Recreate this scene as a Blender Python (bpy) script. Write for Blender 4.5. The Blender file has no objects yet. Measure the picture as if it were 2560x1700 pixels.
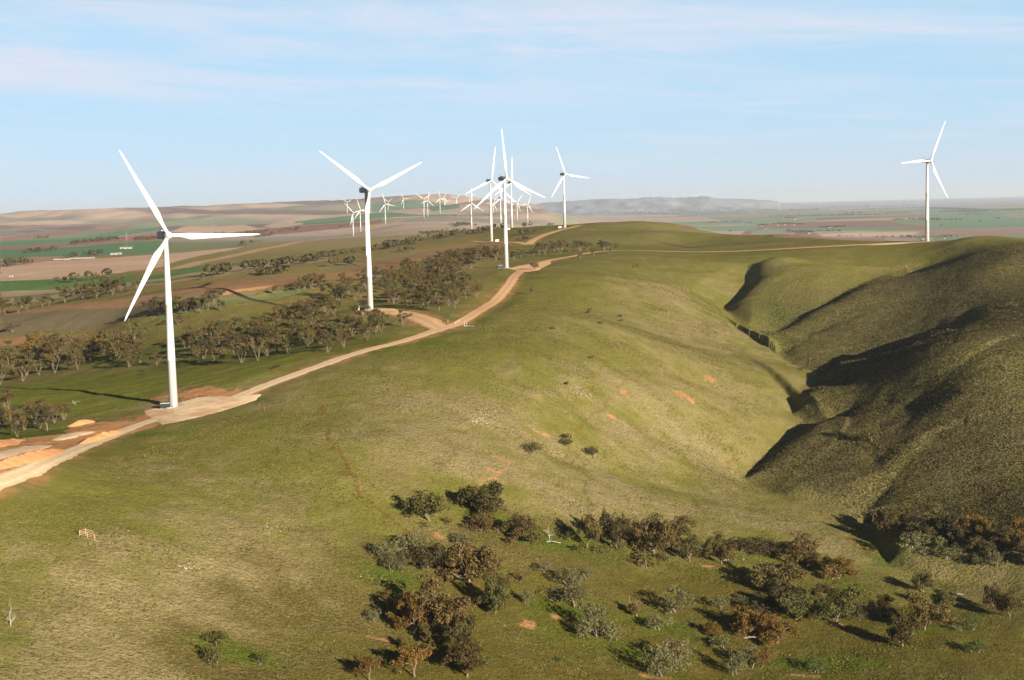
import bpy, bmesh, math, random
import numpy as np
from mathutils import Matrix, Vector
from mathutils.geometry import delaunay_2d_cdt

rng = random.Random(7)
nrng = np.random.default_rng(11)
scene = bpy.context.scene
COL = scene.collection

# ------------------------------------------------------------------ camera
CAMZ = 200.0
F = 3556.0                      # focal length in photo pixels (50 mm on a 36 mm sensor, 2560 px wide)
PITCH = math.atan((850 - 518) / F)
ROLL = 0.026
_fw = np.array([0, math.cos(PITCH), -math.sin(PITCH)])
_up0 = np.array([0, math.sin(PITCH), math.cos(PITCH)])
_rt0 = np.array([1.0, 0, 0])
RT = math.cos(ROLL) * _rt0 - math.sin(ROLL) * _up0
UP = math.sin(ROLL) * _rt0 + math.cos(ROLL) * _up0
cam_data = bpy.data.cameras.new('camera')
cam = bpy.data.objects.new('camera', cam_data)
COL.objects.link(cam)
cam_data.sensor_width = 36.0
cam_data.lens = 50.0
cam_data.clip_start = 1.0
cam_data.clip_end = 200000.0
cam.matrix_world = Matrix(((RT[0], UP[0], -_fw[0], 0), (RT[1], UP[1], -_fw[1], 0),
                           (RT[2], UP[2], -_fw[2], CAMZ), (0, 0, 0, 1)))
scene.camera = cam

def ray(px, py):
    """direction of a sight line, scaled so that its northward component is 1"""
    v = _fw + RT * ((px - 1280) / F) - UP * ((py - 850) / F)
    return v / v[1]

# ------------------------------------------------------------------ terrain survey
# (px, py, height relative to the camera)  -> a surveyed ground point
S = """
0 1203 -86;100 1162 -86;434 1019 -88.9;420 1062 -89.5;640 985 -85;760 930 -80;900 870 -75;1085 828 -71;1130 810 -69.5;1200 770 -66;1270 710 -60
1310 672 -54.5;1380 650 -51.5;1460 634 -49.5;1560 626 -48.5;1700 629 -51;1850 628 -51.5;2000 620 -49;2150 612 -46.8;2318 604 -45
926 772 -66;1060 800 -68;1266 669 -54.3;1340 645 -52.5
1500 700 -60;1700 720 -72;1500 800 -74;1700 850 -98;1300 850 -76;1100 950 -85;1300 1000 -96;1500 950 -95;1700 1000 -112;1850 1000 -121;1900 920 -113
900 1100 -95;1300 1120 -110;1500 1150 -122;1700 1150 -132;700 1050 -90;500 1100 -92;200 1250 -94;200 1400 -103;0 1400 -100;0 1600 -110;0 1700 -114
400 1300 -101;400 1500 -114;400 1700 -123;800 1200 -103;800 1350 -115;800 1500 -125;800 1700 -133;1200 1250 -118;1200 1400 -129;1200 1550 -137;1200 1700 -142
1600 1300 -138;1600 1450 -145;1600 1700 -152;1900 1300 -148;2000 1500 -156;2000 1700 -160;2400 1550 -162;2500 1700 -162;1280 2200 -150;0 2200 -125;2500 2200 -165
1870 668 -62;1807 749 -85;1892 830 -103;1956 883 -113;2056 925 -119;2018 980 -125;1979 1017 -129;2056 1050 -133;1989 1072 -136;1934 1107 -139;1857 1182 -146
1964 1231 -150;2155 1276 -154;2313 1428 -160;2500 1458 -163
2409 599 -41.5;2560 606 -42;2560 630 -47.5;2560 680 -62;2560 760 -79.5;2300 760 -86.5;2300 680 -69;2150 680 -68;2400 660 -58;2300 900 -101.5;2500 900 -96
2300 1080 -129;2500 1080 -125;2450 1250 -147;2560 1350 -150;2050 700 -72;1950 740 -84
0 960 -105;210 973 -92.5;100 1080 -93;0 1100 -92;50 840 -95;0 780 -92;300 870 -92;600 900 -84;700 850 -80;600 830 -78;800 780 -71;700 790 -72
500 790 -72;430 740 -62;300 800 -80;200 760 -75;657 745 -65.4;608 723 -59.8;545 711 -57.6;545 695 -58;400 700 -64;400 680 -72;545 675 -66;700 660 -62
850 640 -56;1000 620 -50;1150 610 -46;1100 640 -50;900 680 -57;1000 660 -53;1150 650 -52;1000 700 -60;800 720 -60;1000 760 -66;1100 740 -64;1150 690 -58
0 730 -88;0 700 -90;0 650 -88;0 620 -82;0 600 -70;0 575 -48;200 720 -84;200 680 -88;200 640 -86;200 600 -72;200 570 -50;400 650 -84;400 610 -78;400 570 -52
600 650 -80;600 610 -78;600 570 -58;800 640 -72;800 600 -82;800 545 -32;1000 590 -70;1000 560 -50;1100 570 -60
884 593 -85.6;902 582 -79;964 560.6 -54;1179 584.5 -71;1253 569 -55;1319 557.7 -69;1293 552 -60
1280 574 -39;1412 569.6 -33;1229 603.6 -44.7;1375 529.6 -28;1400 537 -40
1569 553 -26;1500 557 -27;1683 558 -31;1809 584.6 -48;1866 585 -42;1957 586 -42;2111 598 -46;2214 604 -45.5;1700 610 -50;1850 610 -49;1600 590 -40;1700 580 -42;1550 600 -44;1450 560 -29
"""
# (column, distance, height) for crests against the sky and ground hidden behind crests
D = """
0 9000 14;96 9300 38;191 9500 34;216 9500 42;316 9500 36;363 9600 16;402 9600 30;495 9700 38;562 9800 45;700 9900 49;820 10000 55;929 11500 77;1048 12500 78;1116 12800 93;1196 11800 83;1237 9500 58
1070 6770 -38;1060 6180 -35;1009 9060 -8;1141 9090 -16;1100 7690 -22;868 8890 -25;1173 8900 -13;970 9800 -20;1115 10000 -27;1233 7300 -59;964 5570 -54;1293 6260 -60;1319 6040 -69
600 8200 -10;1303 8500 13;1450 7000 -120;1500 6000 -150;1400 12000 -140;1300 14000 -90;1200 16000 -60;1000 15000 -30;600 15000 -30;0 15000 -40;-400 9000 10;-400 3000 -85;-400 1500 -92;-400 900 -100
1569 3200 -150;1700 3000 -150;1866 2600 -140;2111 2200 -130;2400 2000 -110;2560 1700 -105;1450 3600 -100;3000 1700 -100
1500 4300 -165;1800 4000 -170;2100 4000 -170;2560 4000 -170;3200 4000 -170;1600 7000 -172;2000 7000 -172;2500 7000 -172;3200 7000 -172
1600 14000 -172;2000 14000 -172;2500 14000 -172;1500 20000 -165;3200 14000 -172
2060 40000 -150;2560 40000 -140;3200 40000 -140;2060 65000 -115;2560 65000 -118;3200 65000 -118;1500 65000 -110;900 65000 -110;0 65000 -110;-600 65000 -110;1500 40000 -140;900 40000 -120;0 40000 -120
1620 5200 -172;2050 5200 -172;2500 5200 -172;3200 5200 -172;1620 8600 -172;2050 8600 -172;2500 8600 -172;3200 8600 -172;1620 10500 -172;2050 10500 -172;2500 10500 -172;3200 10500 -172;1620 12500 -172;2050 12500 -172;2500 12500 -172;3200 12500 -172;1620 17000 -171;2050 17000 -171;2500 17000 -171;3200 17000 -171;2050 23000 -168;2500 23000 -168;3200 23000 -168;2050 26500 -165;2500 26500 -165;3200 26500 -165;2050 31000 -160;2500 31000 -160;3200 31000 -160;1480 8600 -150;1480 10500 -160;1420 9500 -120;1520 12500 -168;1560 17000 -170;1450 17000 -165;1400 20000 -150;2800 2600 -150;1560 6200 -165;1500 5200 -150
2900 600 -150;2900 800 -118;2900 1000 -84;2900 1300 -80;2900 450 -168;3300 600 -165;3300 800 -150;3300 1000 -130;3300 1300 -120;2620 1200 -46;2560 470 -164;3300 420 -170
1500 26500 66;1559 26500 84;1610 26500 100;1683 26500 56;1752 26500 84;1786 26500 70;1843 26500 48;1880 26500 0;1440 26500 60;1380 26500 40;1300 26500 0;1550 23500 -90;1700 23500 -100;1850 23000 -150;1920 25000 -150;1650 31000 -60;1800 31000 -90
"""
pts = []
for tok in S.replace('\n', ';').split(';'):
    if tok.strip():
        a, b, h = map(float, tok.split())
        r = ray(a, b)
        y = h / r[2]
        pts.append((r[0], math.log(y), h))
for tok in D.replace('\n', ';').split(';'):
    if tok.strip():
        a, dist, h = map(float, tok.split())
        yh = 518 - ROLL * (a - 1280)
        r = ray(a, yh)
        pts.append((r[0], math.log(dist), h))
pts = np.array(pts)
PU, PV, PH = pts[:, 0], pts[:, 1], pts[:, 2]
NP = len(pts)
def _k(r2):
    return np.where(r2 > 1e-12, r2 * np.log(np.maximum(r2, 1e-12)), 0.0)
_A = _k((PU[:, None] - PU) ** 2 + (PV[:, None] - PV) ** 2) + np.eye(NP) * 2e-4
_P = np.stack([np.ones(NP), PU, PV], 1)
_M = np.block([[_A, _P], [_P.T, np.zeros((3, 3))]])
_w = np.linalg.solve(_M, np.concatenate([PH, np.zeros(3)]))
def base_exact(u, v):
    out = np.empty(u.shape)
    uf, vf, of = u.ravel(), v.ravel(), out.ravel()
    for i in range(0, len(uf), 20000):
        a, b = uf[i:i + 20000, None], vf[i:i + 20000, None]
        of[i:i + 20000] = _k((a - PU) ** 2 + (b - PV) ** 2) @ _w[:NP] + _w[NP] + _w[NP + 1] * a[:, 0] + _w[NP + 2] * b[:, 0]
    return of.reshape(u.shape)
# the survey surface, tabulated once on a log-polar grid and read back with cubic weights
GU0, GU1, GV0, GV1 = -0.75, 0.75, math.log(60), math.log(70000)
NU, NV = 340, 760
_gu, _gv = np.linspace(GU0, GU1, NU), np.linspace(GV0, GV1, NV)
_GB = base_exact(*np.meshgrid(_gu, _gv, indexing='ij'))
def _cub(t):
    return (-.5 * t + t * t - .5 * t ** 3, 1 - 2.5 * t * t + 1.5 * t ** 3, .5 * t + 2 * t * t - 1.5 * t ** 3, -.5 * t * t + .5 * t ** 3)
def base_h(x, y):
    y = np.maximum(y, 61.0)
    fu = np.clip((x / y - GU0) / (GU1 - GU0) * (NU - 1), 1, NU - 2.001)
    fv = np.clip((np.log(y) - GV0) / (GV1 - GV0) * (NV - 1), 1, NV - 2.001)
    iu, iv = fu.astype(int), fv.astype(int)
    wu, wv = _cub(fu - iu), _cub(fv - iv)
    s = 0
    for i in range(4):
        for j in range(4):
            s = s + wu[i] * wv[j] * _GB[iu + i - 1, iv + j - 1]
    return s

def _hash(ix, iy, seed):
    n = (ix.astype(np.int64) * 374761393 + iy.astype(np.int64) * 668265263 + seed * 974711) & 0xffffffff
    n = ((n ^ (n >> 13)) * 1274126177) & 0xffffffff
    return ((n ^ (n >> 16)) & 0xffff) / 65535.0
def vnoise(x, y, seed=0):
    ix, iy = np.floor(x), np.floor(y)
    fx, fy = x - ix, y - iy
    fx, fy = fx * fx * fx * (fx * (6 * fx - 15) + 10), fy * fy * fy * (fy * (6 * fy - 15) + 10)
    a, b, c, d = _hash(ix, iy, seed), _hash(ix + 1, iy, seed), _hash(ix, iy + 1, seed), _hash(ix + 1, iy + 1, seed)
    return (a + (b - a) * fx) * (1 - fy) + (c + (d - c) * fx) * fy
def fbm(x, y, seed=0, octs=4):
    s, amp, tot = 0, 1.0, 0
    for o in range(octs):
        s = s + amp * vnoise(x * 2 ** o + 17.3 * o, y * 2 ** o - 9.1 * o, seed + o)
        tot += amp
        amp *= .5
    return s / tot
def smooth(e0, e1, x):
    t = np.clip((x - e0) / (e1 - e0), 0, 1)
    return t * t * (3 - 2 * t)

def cast(pxs, hfun):
    """where sight lines meet the ground: list of (px,py) -> array of (x,y)"""
    out = []
    ds = np.exp(np.linspace(math.log(200), math.log(64000), 2600))
    for px, py in pxs:
        r = ray(px, py)
        z = r[2] * ds
        g = hfun(r[0] * ds, ds)
        below = np.nonzero(z <= g)[0]
        if len(below) == 0:
            dd = ds[np.argmin(z - g)]
        else:
            i = below[0]
            if i == 0:
                dd = ds[0]
            else:
                a, b = (z - g)[i - 1], (z - g)[i]
                dd = ds[i - 1] + (ds[i] - ds[i - 1]) * a / (a - b)
        out.append((r[0] * dd, dd))
    return np.array(out)

# gullies that run down the hillsides: (line down the bed, depth, reach on its far-left side, reach on its right side)
GULLIES = [   # bed line, depth, reach left, reach right, height of the bank that swells up on its right-hand side
    ([(1870, 655), (1864, 699), (1807, 749), (1850, 803), (1892, 830), (1944, 871)], 7, 34, 15, (13, 19, 80)),
    ([(1892, 833), (1989, 789), (2078, 749), (2158, 704), (2228, 674)], 6, 34, 14, (11, 15, 70)),
    ([(1956, 883), (2029, 838), (2103, 811), (2178, 784), (2252, 764)], 4, 26, 12, (6, 9, 45)),
    ([(2056, 925), (2178, 868), (2277, 838), (2377, 809), (2476, 784)], 12, 50, 34, (13, 32, 110)),
    ([(2018, 983), (2128, 953), (2228, 918), (2327, 878)], 5, 26, 12, (6, 9, 45)),
    ([(2056, 1050), (2128, 1022), (2203, 1003), (2327, 990), (2427, 985)], 8, 36, 20, (12, 24, 90)),
    ([(1944, 871), (2056, 925), (2018, 980), (1979, 1017), (2056, 1050), (1989, 1072), (1934, 1107), (1857, 1182), (1964, 1231), (2155, 1276)], 4, 16, 10, (9, 11, 70)),
    ([(2155, 1276), (2220, 1385), (2313, 1428), (2420, 1445), (2560, 1462)], 4, 12, 8, (3, 4, 20)),
    ([(2165, 1270), (2200, 1180), (2160, 1110)], 2, 14, 9, (2, 8, 30)),
    ([(1530, 690), (1640, 740), (1760, 815), (1850, 845)], 3, 35, 25, 0),
    ([(1500, 905), (1700, 930), (1850, 985), (1960, 1010)], 3, 35, 25, 0),
    ([(1400, 1010), (1600, 1050), (1750, 1100), (1870, 1150)], 3, 35, 25, 0),
    ([(1330, 1120), (1500, 1160), (1720, 1215), (1900, 1270)], 3, 35, 25, 0),
]
_gl = [(cast(g[0], base_h),) + tuple(g[1:]) for g in GULLIES]
def seg_dist(x, y, P):
    """distance, side and position along a polyline"""
    best = np.full(x.shape, 1e9)
    side = np.zeros(x.shape)
    par = np.zeros(x.shape)
    L = np.concatenate([[0], np.cumsum(np.hypot(*np.diff(P, axis=0).T))])
    for i in range(len(P) - 1):
        a, b = P[i], P[i + 1]
        dx, dy = b - a
        l2 = dx * dx + dy * dy + 1e-9
        t = np.clip(((x - a[0]) * dx + (y - a[1]) * dy) / l2, 0, 1)
        d = np.hypot(x - a[0] - t * dx, y - a[1] - t * dy)
        m = d < best
        best = np.where(m, d, best)
        side = np.where(m, dx * (y - a[1]) - dy * (x - a[0]), side)
        par = np.where(m, (L[i] + t * math.sqrt(l2)) / L[-1], par)
    return best, side, par

# graded places: centre line of every dirt road (also used to keep the ground smooth there)
ROADS = [
    ('ridge', [(-120, 1256), (0, 1203), (110, 1158), (250, 1100), (420, 1040), (560, 1005), (660, 965), (770, 925), (900, 880), (1000, 855), (1085, 828), (1150, 806), (1200, 776), (1245, 745), (1275, 708), (1310, 673), (1360, 655), (1420, 643), (1478, 632), (1560, 626), (1700, 629.5), (1850, 628), (2000, 620), (2150, 612), (2250, 607.5), (2330, 604)], 9.0),
    ('pad2', [(930, 778), (1000, 783), (1050, 795), (1090, 815), (1110, 824)], 16.0),
    ('far', [(1318, 612), (1335, 600), (1360, 588), (1395, 577), (1425, 570), (1450, 563)], 12.0),
    ('t4', [(1180, 603), (1228, 605), (1290, 606), (1322, 612)], 9.0),
    ('low', [(400, 677), (475, 662), (560, 644), (650, 624), (740, 606), (830, 594), (883, 592), (935, 563), (975, 559), (1010, 548), (1060, 543)], 9.0),
]
TURB_FAR = [(ray(a, 520)[0] * d, d) for a, d in ((1179, 3950), (1253, 3890), (1319, 6040), (1293, 6260), (1233, 7300), (1173, 8900), (868, 8890), (884, 4690), (902, 5170), (964, 5570), (970, 9800), (1009, 9060), (1060, 6180), (1070, 6770), (1100, 7690), (1115, 10000), (1111, 9800), (1141, 9090))]
def relief(x, y, carve=True):
    d = y
    h = np.zeros(x.shape)
    near = (y < 1700) & (y > 300) & (x > -60) & (x < 700)
    if carve and near.any():
        xs, ys = x[near], y[near]
        c = np.zeros(xs.shape)
        up = np.zeros(xs.shape)
        wob = (fbm(xs / 22, ys / 22, 5, 3) - .5)
        for P, dep, wl, wr, bank in _gl:
            bb = (xs > P[:, 0].min() - 140) & (xs < P[:, 0].max() + 140) & (ys > P[:, 1].min() - 140) & (ys < P[:, 1].max() + 140)
            if not bb.any():
                continue
            dd, sd, t = seg_dist(xs[bb], ys[bb], P)
            w = np.where(sd * (P[-1, 1] - P[0, 1]) > 0, wl, wr) * (1 + .7 * wob[bb])
            fade = smooth(0, .12, t) * smooth(0, .35, 1 - t) * .9 + .1
            cc = -dep * fade * np.exp(-(dd / w) ** 1.3)
            if bank:
                bank, foot, tail = bank
                ends = smooth(0, .06, t) * smooth(0, .6, 1 - t) if foot != 11 else smooth(0, .04, 1 - t)
                right = sd * (P[-1, 1] - P[0, 1]) < 0
                b_ = bank * ends * (1 - np.exp(-(dd / foot) ** 1.4)) * np.exp(-(dd / tail) ** 1.5) * right * (1 + .5 * wob[bb])
                up[bb] = np.maximum(up[bb], b_)
            tmp = np.zeros(xs.shape)
            tmp[bb] = cc
            c = np.minimum(c, tmp) + .35 * np.maximum(c, tmp)
        h[near] += c + up
    far = smooth(2600, 6000, d) * (1 - smooth(12000, 16000, d)) * (1 - smooth(.02, .12, x / np.maximum(y, 1)))
    rid = 1 - np.abs(2 * fbm(x / 900, y / 1400, 21, 4) - 1)
    if far.any():
        for tx, ty in TURB_FAR:
            far = far * (1 - .92 * np.exp(-((x - tx) ** 2 + ((y - ty) * .7) ** 2) / 520.0 ** 2))
    h += far * (rid - .7) * 80 * smooth(5200, 8500, d)
    h += smooth(20000, 24000, d) * (1 - smooth(29000, 34000, d)) * (x / np.maximum(y, 1) < .19) * (1 - np.abs(2 * fbm(x / 800, y / 1500, 31, 4) - 1) - .7) * 120
    mid = smooth(250, 500, d) * (1 - smooth(2500, 4000, d))
    h += mid * (fbm(x / 70, y / 70, 3, 3) - .5) * 3.0
    h += (1 - smooth(900, 1600, d)) * (fbm(x / 9, y / 9, 8, 3) - .5) * .8
    return h
def ground_raw(x, y):
    return base_h(x, y) + relief(x, y)
_road_xy = []
for nm, line, wd in ROADS:
    P = cast(line, base_h)
    # resample with a smooth curve
    Q = []
    n = len(P)
    for i in range(n - 1):
        p0, p1, p2, p3 = P[max(i - 1, 0)], P[i], P[i + 1], P[min(i + 2, n - 1)]
        m = max(3, int(np.hypot(*(p2 - p1)) / 6))
        for k in range(m):
            t = k / m
            w = _cub(np.float64(t))
            Q.append(w[0] * p0 + w[1] * p1 + w[2] * p2 + w[3] * p3)
    Q.append(P[-1])
    _road_xy.append((nm, np.array(Q), wd))
def road_mask(x, y):
    """1 on a graded road, falling to 0 beside it"""
    m = np.zeros(x.shape)
    sel = (y < 2600) & (y > 380) & (x > -260) & (x < 480)
    if sel.any():
        xs, ys = x[sel], y[sel]
        mm = np.zeros(xs.shape)
        for nm, Q, wd in _road_xy:
            if nm == 'low':
                continue
            bb = (xs > Q[:, 0].min() - 40) & (xs < Q[:, 0].max() + 40) & (ys > Q[:, 1].min() - 40) & (ys < Q[:, 1].max() + 40)
            if not bb.any():
                continue
            idx = np.nonzero(bb)[0]
            X, Y = xs[idx], ys[idx]
            best = np.full(len(idx), 1e9)
            for i in range(0, len(Q) - 1, 8):
                q = Q[i:i + 9]
                sb = (X > q[:, 0].min() - 30) & (X < q[:, 0].max() + 30) & (Y > q[:, 1].min() - 30) & (Y < q[:, 1].max() + 30)
                if sb.any():
                    dd = seg_dist(X[sb], Y[sb], q)[0]
                    best[sb] = np.minimum(best[sb], dd)
            mm[idx] = np.maximum(mm[idx], 1 - smooth(wd * .6, wd * .6 + 16, best))
        m[sel] = mm
    return m
PADS_PX = {
    'turbine pad one': [(362, 1028), (392, 1019), (425, 1021), (447, 1007), (495, 993), (560, 990), (588, 993), (615, 988), (655, 985), (640, 1000), (560, 1026), (500, 1042), (440, 1056), (408, 1062), (385, 1052), (372, 1040)],
}
_pads = {k: cast(v, base_h) for k, v in PADS_PX.items()}
def pip(x, y, P):
    ins = np.zeros(x.shape, bool)
    n = len(P)
    j = n - 1
    for i in range(n):
        xi, yi, xj, yj = P[i][0], P[i][1], P[j][0], P[j][1]
        c = ((yi > y) != (yj > y)) & (x < (xj - xi) * (y - yi) / (yj - yi + 1e-12) + xi)
        ins ^= c
        j = i
    return ins
def ground_h(x, y):
    """height of the ground above sea level at plan position (x, y)"""
    x = np.asarray(x, float)
    y = np.asarray(y, float)
    b = base_h(x, y)
    r = relief(x, y)
    m = road_mask(x, y)
    for P in _pads.values():
        c = P.mean(0)
        dd = np.hypot(x - c[0], y - c[1])
        m = np.maximum(m, 1 - smooth(32, 50, dd))
    return CAMZ + b + r * (1 - m)
def gz(x, y):
    return float(ground_h(np.array([x]), np.array([y]))[0])

def set_grid(us, ds, z):
    """remember the finished ground sheet so that things stand exactly on it"""
    global _SU, _SD, _SZ
    _SU, _SD, _SZ = us, ds, z
def sheet_h(x, y):
    x, y = np.asarray(x, float), np.asarray(y, float)
    u = x / y
    i = np.clip(np.searchsorted(_SU, u) - 1, 0, len(_SU) - 2)
    j = np.clip(np.searchsorted(_SD, y) - 1, 0, len(_SD) - 2)
    a = (u - _SU[i]) / (_SU[i + 1] - _SU[i])
    b = (y - _SD[j]) / (_SD[j + 1] - _SD[j])
    return (_SZ[j, i] * (1 - a) + _SZ[j, i + 1] * a) * (1 - b) + (_SZ[j + 1, i] * (1 - a) + _SZ[j + 1, i + 1] * a) * b
def gz(x, y):
    return float(sheet_h(np.array([x]), np.array([y]))[0])
def G(pxs):
    """plan positions of the ground seen at photo pixels"""
    out = []
    for px, py in pxs:
        r = ray(px, py)
        i = int(np.clip(np.searchsorted(_SU, r[0]) - 1, 0, len(_SU) - 2))
        a = (r[0] - _SU[i]) / (_SU[i + 1] - _SU[i])
        g = r[2] * _SD - (_SZ[:, i] * (1 - a) + _SZ[:, i + 1] * a - CAMZ)
        k = np.nonzero(g[8:] <= 0)[0]
        if len(k):
            k = k[0] + 8
            d = _SD[k - 1] + (_SD[k] - _SD[k - 1]) * g[k - 1] / (g[k - 1] - g[k])
        else:
            d = _SD[np.argmin(g)]
        out.append((r[0] * d, d))
    return np.array(out)
def at(px, py):
    x, y = G([(px, py)])[0]
    return x, y, gz(x, y)
# ------------------------------------------------------------------ colours
KLIT = 1.6      # how much brighter flat sunlit ground reads than its albedo at this exposure
def lin(c):
    c = np.asarray(c, float) / 255
    return np.where(c <= .04045, c / 12.92, ((c + .055) / 1.055) ** 2.4)
def alb(r, g, b, k=None):
    return lin((r, g, b)) / (k or KLIT)

# ------------------------------------------------------------------ light, sky
SUN_AZ, SUN_EL = math.radians(37.0), math.radians(15.0)
to_sun = Vector((math.sin(SUN_AZ) * math.cos(SUN_EL), -math.cos(SUN_AZ) * math.cos(SUN_EL), math.sin(SUN_EL)))
sd = bpy.data.lights.new('sun', 'SUN')
sd.energy = 5.0
sd.angle = math.radians(0.5)
sd.color = (1.0, .87, .70)
so = bpy.data.objects.new('sun', sd)
COL.objects.link(so)
so.rotation_euler = to_sun.to_track_quat('Z', 'Y').to_euler()

def node(nt, kind, **kw):
    n = nt.nodes.new(kind)
    for k, v in kw.items():
        setattr(n, k, v)
    return n
def mathn(nt, op, a, b=None, c=None, clamp=False):
    n = node(nt, 'ShaderNodeMath', operation=op)
    n.use_clamp = clamp
    for i, v in enumerate((a, b, c)):
        if v is None:
            continue
        if isinstance(v, (int, float)):
            n.inputs[i].default_value = v
        else:
            nt.links.new(v, n.inputs[i])
    return n.outputs[0]
def mixc(nt, fac, a, b, blend='MIX'):
    n = node(nt, 'ShaderNodeMix', data_type='RGBA', blend_type=blend)
    n.clamp_factor = True
    for i, v in ((0, fac), (6, a), (7, b)):
        if isinstance(v, (int, float)):
            n.inputs[i].default_value = v
        elif isinstance(v, (tuple, list)):
            n.inputs[i].default_value = (*v, 1) if len(v) == 3 else v
        else:
            nt.links.new(v, n.inputs[i])
    return n.outputs[2]
def ramp(nt, val, a, b, smoothstep=True):
    n = node(nt, 'ShaderNodeMapRange')
    n.interpolation_type = 'SMOOTHSTEP' if smoothstep else 'LINEAR'
    nt.links.new(val, n.inputs[0])
    n.inputs[1].default_value = a
    n.inputs[2].default_value = b
    return n.outputs[0]
def noise(nt, vec, scale, detail=3, rough=.5, dist=0.0, dim='3D'):
    n = node(nt, 'ShaderNodeTexNoise', noise_dimensions=dim)
    if vec is not None:
        nt.links.new(vec, n.inputs['Vector'])
    n.inputs['Scale'].default_value = scale
    n.inputs['Detail'].default_value = detail
    n.inputs['Roughness'].default_value = rough
    n.inputs['Distortion'].default_value = dist
    return n.outputs['Fac']

world = bpy.data.worlds.new('World')
scene.world = world
world.use_nodes = True
nt = world.node_tree
nt.nodes.clear()
out = node(nt, 'ShaderNodeOutputWorld')
bg = node(nt, 'ShaderNodeBackground')
bg.inputs[1].default_value = 0.06
sky = node(nt, 'ShaderNodeTexSky', sky_type='NISHITA')
sky.sun_disc = False
sky.sun_elevation = SUN_EL
sky.sun_rotation = math.pi - SUN_AZ
sky.altitude = 500
sky.air_density = 0.6
sky.dust_density = 0.65
sky.ozone_density = 3.0
tc = node(nt, 'ShaderNodeTexCoord')
sep = node(nt, 'ShaderNodeSeparateXYZ')
nt.links.new(tc.outputs['Generated'], sep.inputs[0])
az = mathn(nt, 'ARCTAN2', sep.outputs[0], sep.outputs[1])
el = sep.outputs[2]
def skyvec(sx, sy, tilt, ox):
    cmb = node(nt, 'ShaderNodeCombineXYZ')
    t = mathn(nt, 'MULTIPLY_ADD', az, tilt, el)
    nt.links.new(mathn(nt, 'MULTIPLY_ADD', az, sx, ox), cmb.inputs[0])
    nt.links.new(mathn(nt, 'MULTIPLY', t, sy), cmb.inputs[1])
    cmb.inputs[2].default_value = ox
    return cmb.outputs[0]
# a broad veil of cirrus high up, thinner bars lower down
c1 = ramp(nt, noise(nt, skyvec(4.0, 34, .06, 3.1), 1.0, 6, .62, .6), .36, .66)
c2 = ramp(nt, noise(nt, skyvec(7.0, 90, .03, 8.7), 1.0, 5, .6, .5), .44, .74)
m1 = mathn(nt, 'MULTIPLY', ramp(nt, el, .05, .10), mathn(nt, 'SUBTRACT', 1.0, mathn(nt, 'MULTIPLY', ramp(nt, el, .5, .9), .6)))
m2 = mathn(nt, 'MULTIPLY', ramp(nt, el, .012, .04), .5)
cl = mathn(nt, 'MAXIMUM', mathn(nt, 'MULTIPLY', c1, m1), mathn(nt, 'MULTIPLY', c2, m2), clamp=True)
cl = mathn(nt, 'MULTIPLY', cl, .8)
skyc = mixc(nt, 1.0, sky.outputs[0], (1.12, 1.0, .96), 'MULTIPLY')
SKY_TINT = nt.nodes[-1]
# milky air near the horizon, clear blue above it, deep blue overhead
air = mixc(nt, ramp(nt, el, -.005, .075), (4.3, 4.9, 5.6), (3.35, 5.0, 6.2))
veil = mixc(nt, .82, skyc, air)
final = mixc(nt, cl, veil, (5.1, 5.2, 6.0))
final = mixc(nt, mathn(nt, 'MULTIPLY', ramp(nt, el, .125, .30), .93), final, (.10, .20, .50))
final = mixc(nt, ramp(nt, el, -.012, -.05), final, (.2, .18, .11))
nt.links.new(final, bg.inputs[0])
nt.links.new(bg.outputs[0], out.inputs[0])

scene.view_settings.view_transform = 'Standard'
scene.view_settings.look = 'None'
scene.view_settings.gamma = 1.0
scene.view_settings.exposure = 1.35

# ------------------------------------------------------------------ the ground sheet
u_core = np.arange(-.40, .4001, .00100)
u_out = .40 + .004 * np.arange(1, 60)
US = np.concatenate([-u_out[::-1], u_core, u_out])
ds = [150.0]
while ds[-1] < 64000:
    d = ds[-1]
    step = max(1.1, d / 330.0) if d < 6000 else (d / 260.0 if d < 12000 else d / 110.0)
    if d < 320:
        step = 4.0
    ds.append(d + step)
DS = np.array(ds)
UU, DD = np.meshgrid(US, DS)
VX, VY = (UU * DD).ravel(), DD.ravel()
VZ = np.empty(VX.shape)
for i in range(0, len(VX), 200000):
    VZ[i:i + 200000] = ground_h(VX[i:i + 200000], VY[i:i + 200000])
nr, nc = UU.shape
set_grid(US, DS, VZ.reshape(nr, nc))
print('ground verts', nr, nc, nr * nc)

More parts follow.
